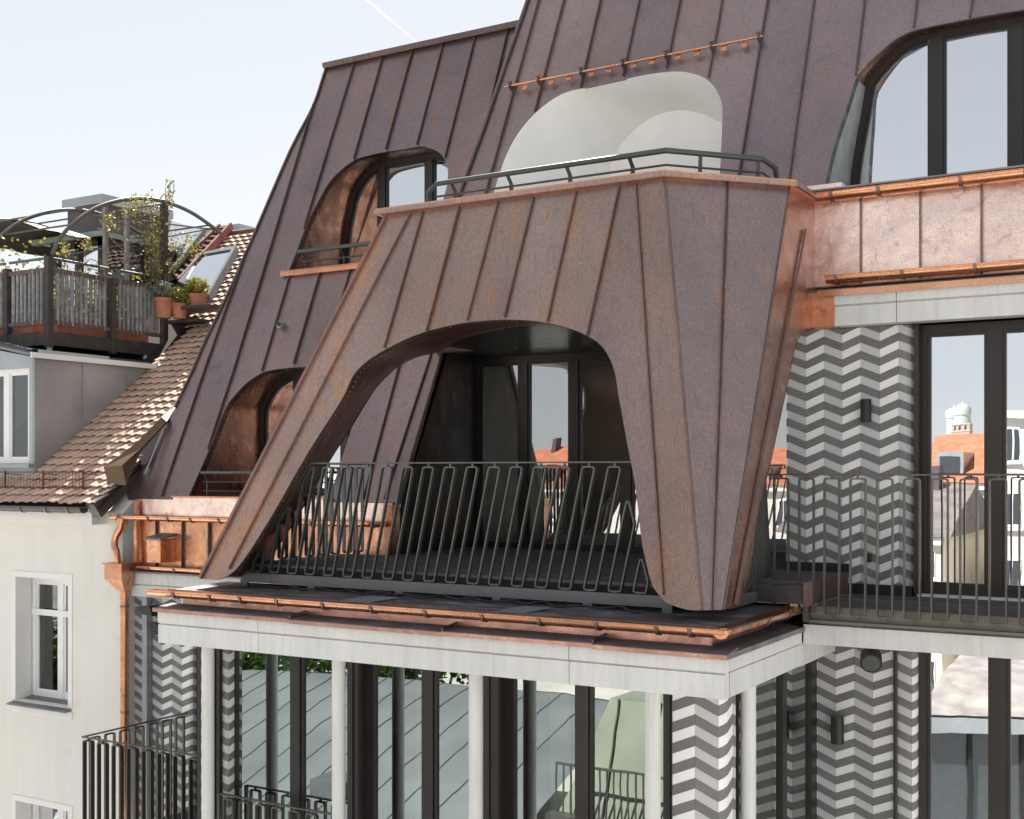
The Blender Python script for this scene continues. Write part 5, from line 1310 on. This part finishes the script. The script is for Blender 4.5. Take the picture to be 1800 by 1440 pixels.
cl_px = [(262, 352, 14, 9), (250, 368, 22, 12), (275, 395, 10, 22), (270, 430, 12, 25), (283, 440, 8, 25), (225, 372, 18, 10), (190, 385, 10, 14), (200, 400, 12, 8), (325, 420, 24, 12), (340, 440, 16, 12), (300, 430, 14, 12), (240, 352, 20, 7), (298, 355, 8, 16), (278, 470, 7, 22), (150, 430, 10, 10), (115, 440, 8, 12)]
A, B = MB(), MB()
for u, v, su, sv in cl_px:
    for _ in range(70):
        p = atX(u + rng.gauss(0, su * .6), v + rng.gauss(0, sv * .6), tx + rng.gauss(0, .12)); leaves(A if rng.random() < (.35 if u > 295 else .6) else B, [p], .036, rng)
leaves(A, pts, .045, rng)
A.build('foliage', M['leaf_y'], vin); B.build('foliage', M['leaf_o'], vin)
# planter greenery behind the slats
pl = thing('terrace_planting', (-15.4, 11.6, tz + .17), 'leafy green plants in planters behind the slatted terrace railing', 'plants')
mb = MB(); mb.box(tx - .45, tx - .12, ty0 + .25, ty1 - .2, tz + .17, tz + .42); mb.box(-17.3, -14.6, ty0 + .15, ty0 + .42, tz + .17, tz + .42); mb.build('planter', M['terracotta'], pl)
mb = MB(); pts = []
for _ in range(1500):
    pts.append((tx - .28 + rng.gauss(0, .1), rng.uniform(ty0 + .3, ty1 - .2), tz + .45 + abs(rng.gauss(0, .32)))); pts.append((rng.uniform(-17.4, -14.6), ty0 + .3 + rng.gauss(0, .12), tz + .6 + abs(rng.gauss(0, .35))))
leaves(mb, pts, .06, rng); mb.build('foliage', M['leaf_y'], pl)
mb = MB()
for _ in range(40):
    x, y = (tx - .28, rng.uniform(ty0 + .3, ty1 - .2)) if rng.random() < .5 else (rng.uniform(-17.3, -14.7), ty0 + .3); mb.tube([(x, y, tz + .4), (x + rng.gauss(0, .1), y + rng.gauss(0, .1), tz + rng.uniform(.8, 1.35))], .006, 4)
mb.build('stem', M['bark'], pl)

# ================================================================== across the courtyard (what the panes mirror)
mw_ = plain('sunlit_render', (.62, .60, .57), .9, 0, .05, 1); my_ = plain('sunlit_ochre', (.70, .63, .50), .9, 0, .06, 1); mred = plain('red_tile_roof', (.40, .145, .08), .85, 0, .3, 2.2, .5, 14)
mgk = plain('dark_slate_roof', (.17, .15, .14), .8, 0, .3, 2, .4, 14); mgr = plain('standing_seam_grey', (.19, .21, .225), .6, .1, .2, .6); mdk = plain('far_window', (.06, .07, .08), .2, .2)
def opposite(name, label, x0, x1, y, depth, z1, roofh, wall_m, roof_m, cols, rows, balc=True):
    t = thing(name, ((x0 + x1) / 2, y - depth / 2, GZ), label, 'building')
    mb = MB(); mb.box(x0, x1, y - depth, y, GZ, z1); w_ = mb.build('wall', wall_m, t)
    if roofh: mb = MB(); mb.prism([(x0 - .3, y + .4, z1), (x0 - .3, y - depth / 2, z1 + roofh), (x0 - .3, y - depth - .4, z1)], (x1 - x0 + .6, 0, 0)); mb.build('roof', roof_m, t)
    if roofh:
        for i in range(max(1, int((x1 - x0) / 3))):
            cx = x0 + 1.3 + i * 3.0; mb = MB(); mb.box(cx - .55, cx + .55, y - depth * .28, y - .3, z1 + .15, z1 + min(roofh * .62, 1.4)); dm = mb.build('dormer', M['zinc'], t)
            mb = MB(); mb.box(cx - .4, cx + .4, y - .3, y - .27, z1 + .35, z1 + min(roofh * .55, 1.2)); mb.build('pane', mdk, dm)
            mb = MB(); mb.box(cx + 1.1, cx + 1.5, y - depth * .5, y - depth * .42, z1 + roofh * .6, z1 + roofh + .7); mb.build('chimney', M['brick_brown'], t)
    mb = MB(); mb.box(x0, x1, y - .1, y + .3, z1 - .3, z1 - .02); mb.build('cornice', M['plaster_white'], t)
    fw_, fh_ = (x1 - x0) / cols, (z1 - GZ) / rows
    for i in range(cols):
        for j in range(rows):
            cx, cz = x0 + (i + .5) * fw_, GZ + (j + .45) * fh_
            mb = MB(); mb.box(cx - fw_ * .22, cx + fw_ * .22, y, y + .05, cz - fh_ * .25, cz + fh_ * .28); f = mb.build('window', M['white_pvc'], t)
            mb = MB(); mb.box(cx - fw_ * .19, cx + fw_ * .19, y + .05, y + .06, cz - fh_ * .22, cz + fh_ * .25); mb.build('pane', mdk, f)
            mb = MB(); mb.box(cx - fw_ * .26, cx + fw_ * .26, y, y + .14, cz - fh_ * .29, cz - fh_ * .26); mb.box(cx - .03, cx + .03, y + .06, y + .075, cz - fh_ * .22, cz + fh_ * .25); mb.build('sill', M['concrete'], f)
            if balc and i % 2:
                mb = MB(); mb.box(cx - fw_ * .4, cx + fw_ * .4, y, y + 1.1, cz - fh_ * .42, cz - fh_ * .38)
                for k in range(9): mb.box(cx - fw_ * .4 + k * fw_ * .1, cx - fw_ * .4 + k * fw_ * .1 + .05, y + 1.06, y + 1.1, cz - fh_ * .38, cz - fh_ * .05)
                mb.build('balcony', M['white_pvc'], t)
    return t
opposite('apartment_building', 'white apartment house with slatted balconies mirrored in the right hand door panes', -7.8, 9, -27, 9, 2.3, 0, mw_, mgr, 13, 6)
opposite('apartment_building', 'ochre town house with grey roof mirrored in the balcony door panes', -16, -9.3, -25, 10, -2.4, 1.9, my_, mgk, 7, 5, False)
opposite('apartment_building', 'pale town house with a red roof mirrored between the ochre house and the balconies', -12.5, -7.4, -36, 10, -.5, 2.3, mw_, mred, 6, 6, False)
opposite('apartment_building', 'long white town house with grey roof mirrored in the loggia glass', -44, -20, -46, 12, -1.0, 2.6, mw_, mred, 12, 4, False)
tw = thing('church_tower', (-268, -1430, GZ), 'far brick church tower with a green onion dome mirrored in the balcony door', 'tower')
mb = MB(); mb.box(-276, -258, -1440, -1422, GZ, 52); mb.build('shaft', plain('tower_brick', (.36, .29, .23), .9), tw)
mtb = plain('tower_brick_pale', (.42, .36, .30), .9); mdm = plain('green_copper_dome', (.36, .42, .39), .6)
for zz in (-2, 14, 30, 44, 52): mb = MB(); mb.box(-276.6, -257.4, -1440.6, -1421.4, zz, zz + 1.6); mb.build('string_course', mtb, tw)
for zz in (18, 34, 46):
    for xx in (-272, -267, -262): mb = MB(); mb.box(xx - .9, xx + .9, -1421.95, -1421.6, zz, zz + 5); mb.build('opening', mdk, tw)
mb = MB(); mb.lathe([(9, 53), (9, 62), (9.8, 62.5), (9.8, 65), (10.0, 68), (8.8, 72.5), (5.4, 75.5), (1.2, 77), (.3, 81)], (-267, -1431, 0), 24); mb.build('dome', mdm, tw, smooth=True)
mb = MB(); mb.lathe([(8, 40), (8, 60), (8.6, 60.5), (8.6, 63), (8.8, 66), (7.6, 70.5), (4.6, 73), (1.0, 74.5), (.3, 78)], (-281, -1452, 0), 24); mb.build('dome', mdm, tw, smooth=True)
# low hall with a grey standing-seam roof right below
hall = thing('low_hall', (-14, -6, GZ), 'low courtyard hall with pale grey standing seam roof mirrored in the bay windows', 'building')
mb = MB(); mb.box(-34, -11.2, -13, 1.5, GZ, -9.0); mb.build('wall', mw_, hall)
def hall3(x, y): return (x, y, -4.95 - .30 * max(0, y + 6.5) ** 1.15 * .9 - .22 * max(0, -6.5 - y) - .0035 * (x + 14) ** 2)
mb = MB(); mb.loft([[hall3(-34 + 22.9 * i / 24, -13 + 15 * j / 14) for i in range(25)] for j in range(15)], False); hr = mb.build('roof', mgr, hall, smooth=True)
for i in range(27):
    x = -33 + .8 * i; mb = MB(); mb.tube([Vector(hall3(x + .22 * math.sin(j * .35), -13 + 15 * j / 14)) + Vector((0, 0, .01)) for j in range(15)], .012, 4); mb.build('seam', M['zinc_dark'], hr)
for i in range(2): mb = MB(); mb.box(-22 + i * 6, -21.2 + i * 6, -2.5, -1.8, -8, -6.2); mb.build('chimney', M['zinc_dark'], hr)
gh = thing('green_roof_building', (-7, -6, GZ), 'courtyard building with green patinated mansard roof mirrored in the right bay windows', 'building')
mgn = plain('green_patina_sheet', (.29, .32, .26), .55, .2, .2, .7); mb = MB(); mb.box(-10.6, -6.2, -9, -3.2, GZ, -6.4); mb.build('wall', mw_, gh)
mb = MB(); mb.loft([[(-10.9, -2.9, -6.4), (-5.9, -2.9, -6.4), (-5.9, -9.3, -6.4), (-10.9, -9.3, -6.4)], [(-10.2, -3.6, -4.3), (-6.6, -3.6, -4.3), (-6.6, -8.6, -4.3), (-10.2, -8.6, -4.3)], [(-9.5, -4.4, -4.05), (-7.2, -4.4, -4.05), (-7.2, -8, -4.05), (-9.5, -8, -4.05)]], True, False, True); ghr = mb.build('roof', mgn, gh)
for i in range(5):
    x = -10 + i * .85; mb = MB(); mb.beam((x, -2.88, -6.38), (x, -3.58, -4.28), .03, .05, (0, -1, .3)); mb.build('seam', M['rail_olive'], ghr)
mb = MB()
for i in range(33): mb.box(-10.8 + i * .145, -10.775 + i * .145, -2.6, -2.57, -6.3, -5.4)
mb.box(-10.8, -6, -2.61, -2.56, -5.42, -5.38); mb.box(-10.9, -6, -2.62, -2.4, -6.5, -6.3); mb.build('balcony_railing', M['steel'], gh)
pv = thing('pavilion', (-2, -6, GZ), 'low pavilion with curved white roof edge mirrored in the lower balcony door', 'building')
arc = [(-5.6 + 9.5 * i / 20, -3.6 - 1.5 * math.sin(math.pi * i / 20)) for i in range(21)]
def ring(zs_, o): return [[(x, y + oo, z) for x, y in arc] for z, oo in zip(zs_, o)]
mb = MB(); mb.loft(ring((-5.0, -5.3, -5.3, -5.05), (0, 0, -.4, -.6)), False); mb.build('roof_edge', M['zinc'], pv, smooth=True, sharp=30)
mb = MB(); mb.loft(ring((-5.04, -4.5, -4.3), (-.5, -2.5, -5)), False); mb.build('roof', plain('brown_roof_sheet', (.34, .31, .29), .7, .2, .3, 2), pv, smooth=True)
mb = MB(); mb.loft(ring((-5.3, -9), (-.38, -.38)), False); mb.build('glass_front', mdk, pv, smooth=True)
for i in range(0, 21, 2):
    x, y = arc[i]; mb = MB(); mb.box(x - .04, x + .04, y - .36, y - .30, -9, -5.3); mb.build('mullion', M['black'], pv)
mb = MB(); mb.box(-6, 5, -6, 1.0, GZ, -8.2); mb.build('terrace', mw_, pv)
def tree(x, y, h, r, lab):
    t = thing('tree', (x, y, GZ), lab, 'tree', 'trees across the courtyard'); rg = random.Random(int(x * 7 + y))
    mb = MB(); mb.tube([(x, y, GZ), (x + .1, y, GZ + h * .35), (x, y + .1, GZ + h * .6)], [.25, .18, .08], 8)
    for k in range(8):
        a = k * .8; mb.tube([(x, y, GZ + h * .35), (x + math.cos(a) * r * .6, y + math.sin(a) * r * .6, GZ + h * rg.uniform(.55, .8))], [.1, .03], 5)
    mb.build('trunk', M['bark'], t); mb = MB(); pts = []
    cl = [(Vector((rg.gauss(0, .45) * r, rg.gauss(0, .45) * r, GZ + h * rg.uniform(.5, .92))), rg.uniform(.25, .5) * r) for _ in range(16)]
    for c, cr in cl:
        for _ in range(420): d = Vector((rg.gauss(0, 1), rg.gauss(0, 1), rg.gauss(0, .8))).normalized() * cr * rg.uniform(.6, 1.05); pts.append((x + c.x + d.x, y + c.y + d.y, c.z + d.z))
    leaves(mb, pts, .17, rg); mb.build('crown', M['leaf_tree'], t)
for x, y, h, r, lab in ((-26.2, -14.5, 8.8, 3.0, 'broad green tree behind the low hall, mirrored at the left of the bay'), (-31, -15, 9, 3.2, 'green tree at the far end of the hall, mirrored in the bay'), (-22.6, -15.6, 8.4, 2.6, 'rounded green tree beside the ridge of the hall roof, mirrored in the bay'), (-27.5, 0.5, 10.2, 2.6, 'green tree in the yard before the cream house, mirrored in its window'), (-4.6, -20, 7, 1.8, 'small green tree before the ochre house, mirrored in the balcony doors')):
    tree(x, y, h, r, lab)

# thin vapour trail high in the sky
m_, nt, o = new_mat('vapour_trail'); df = N(nt, 'ShaderNodeBsdfTranslucent'); df.inputs[0].default_value = (.6, .6, .59, 1); d2 = N(nt, 'ShaderNodeBsdfDiffuse'); d2.inputs[0].default_value = (.6, .6, .59, 1)
ad = N(nt, 'ShaderNodeAddShader'); nt.links.new(df.outputs[0], ad.inputs[0]); nt.links.new(d2.outputs[0], ad.inputs[1])
tr_ = N(nt, 'ShaderNodeBsdfTransparent'); mx = N(nt, 'ShaderNodeMixShader'); mx.inputs[0].default_value = .055
nt.links.new(tr_.outputs[0], mx.inputs[1]); nt.links.new(ad.outputs[0], mx.inputs[2]); nt.links.new(mx.outputs[0], o.inputs['Surface'])
a_, b_ = ray(615, -25) * 9000, ray(742, 82) * 9000
mb = MB(); mb.tube([a_, a_.lerp(b_, .5), b_], [13, 9, 2], 8); kind(tag(mb.build('vapour_trail', m_, None, smooth=True), 'thin white vapour trail slanting down to the copper ridge', 'vapour trail'), 'structure')
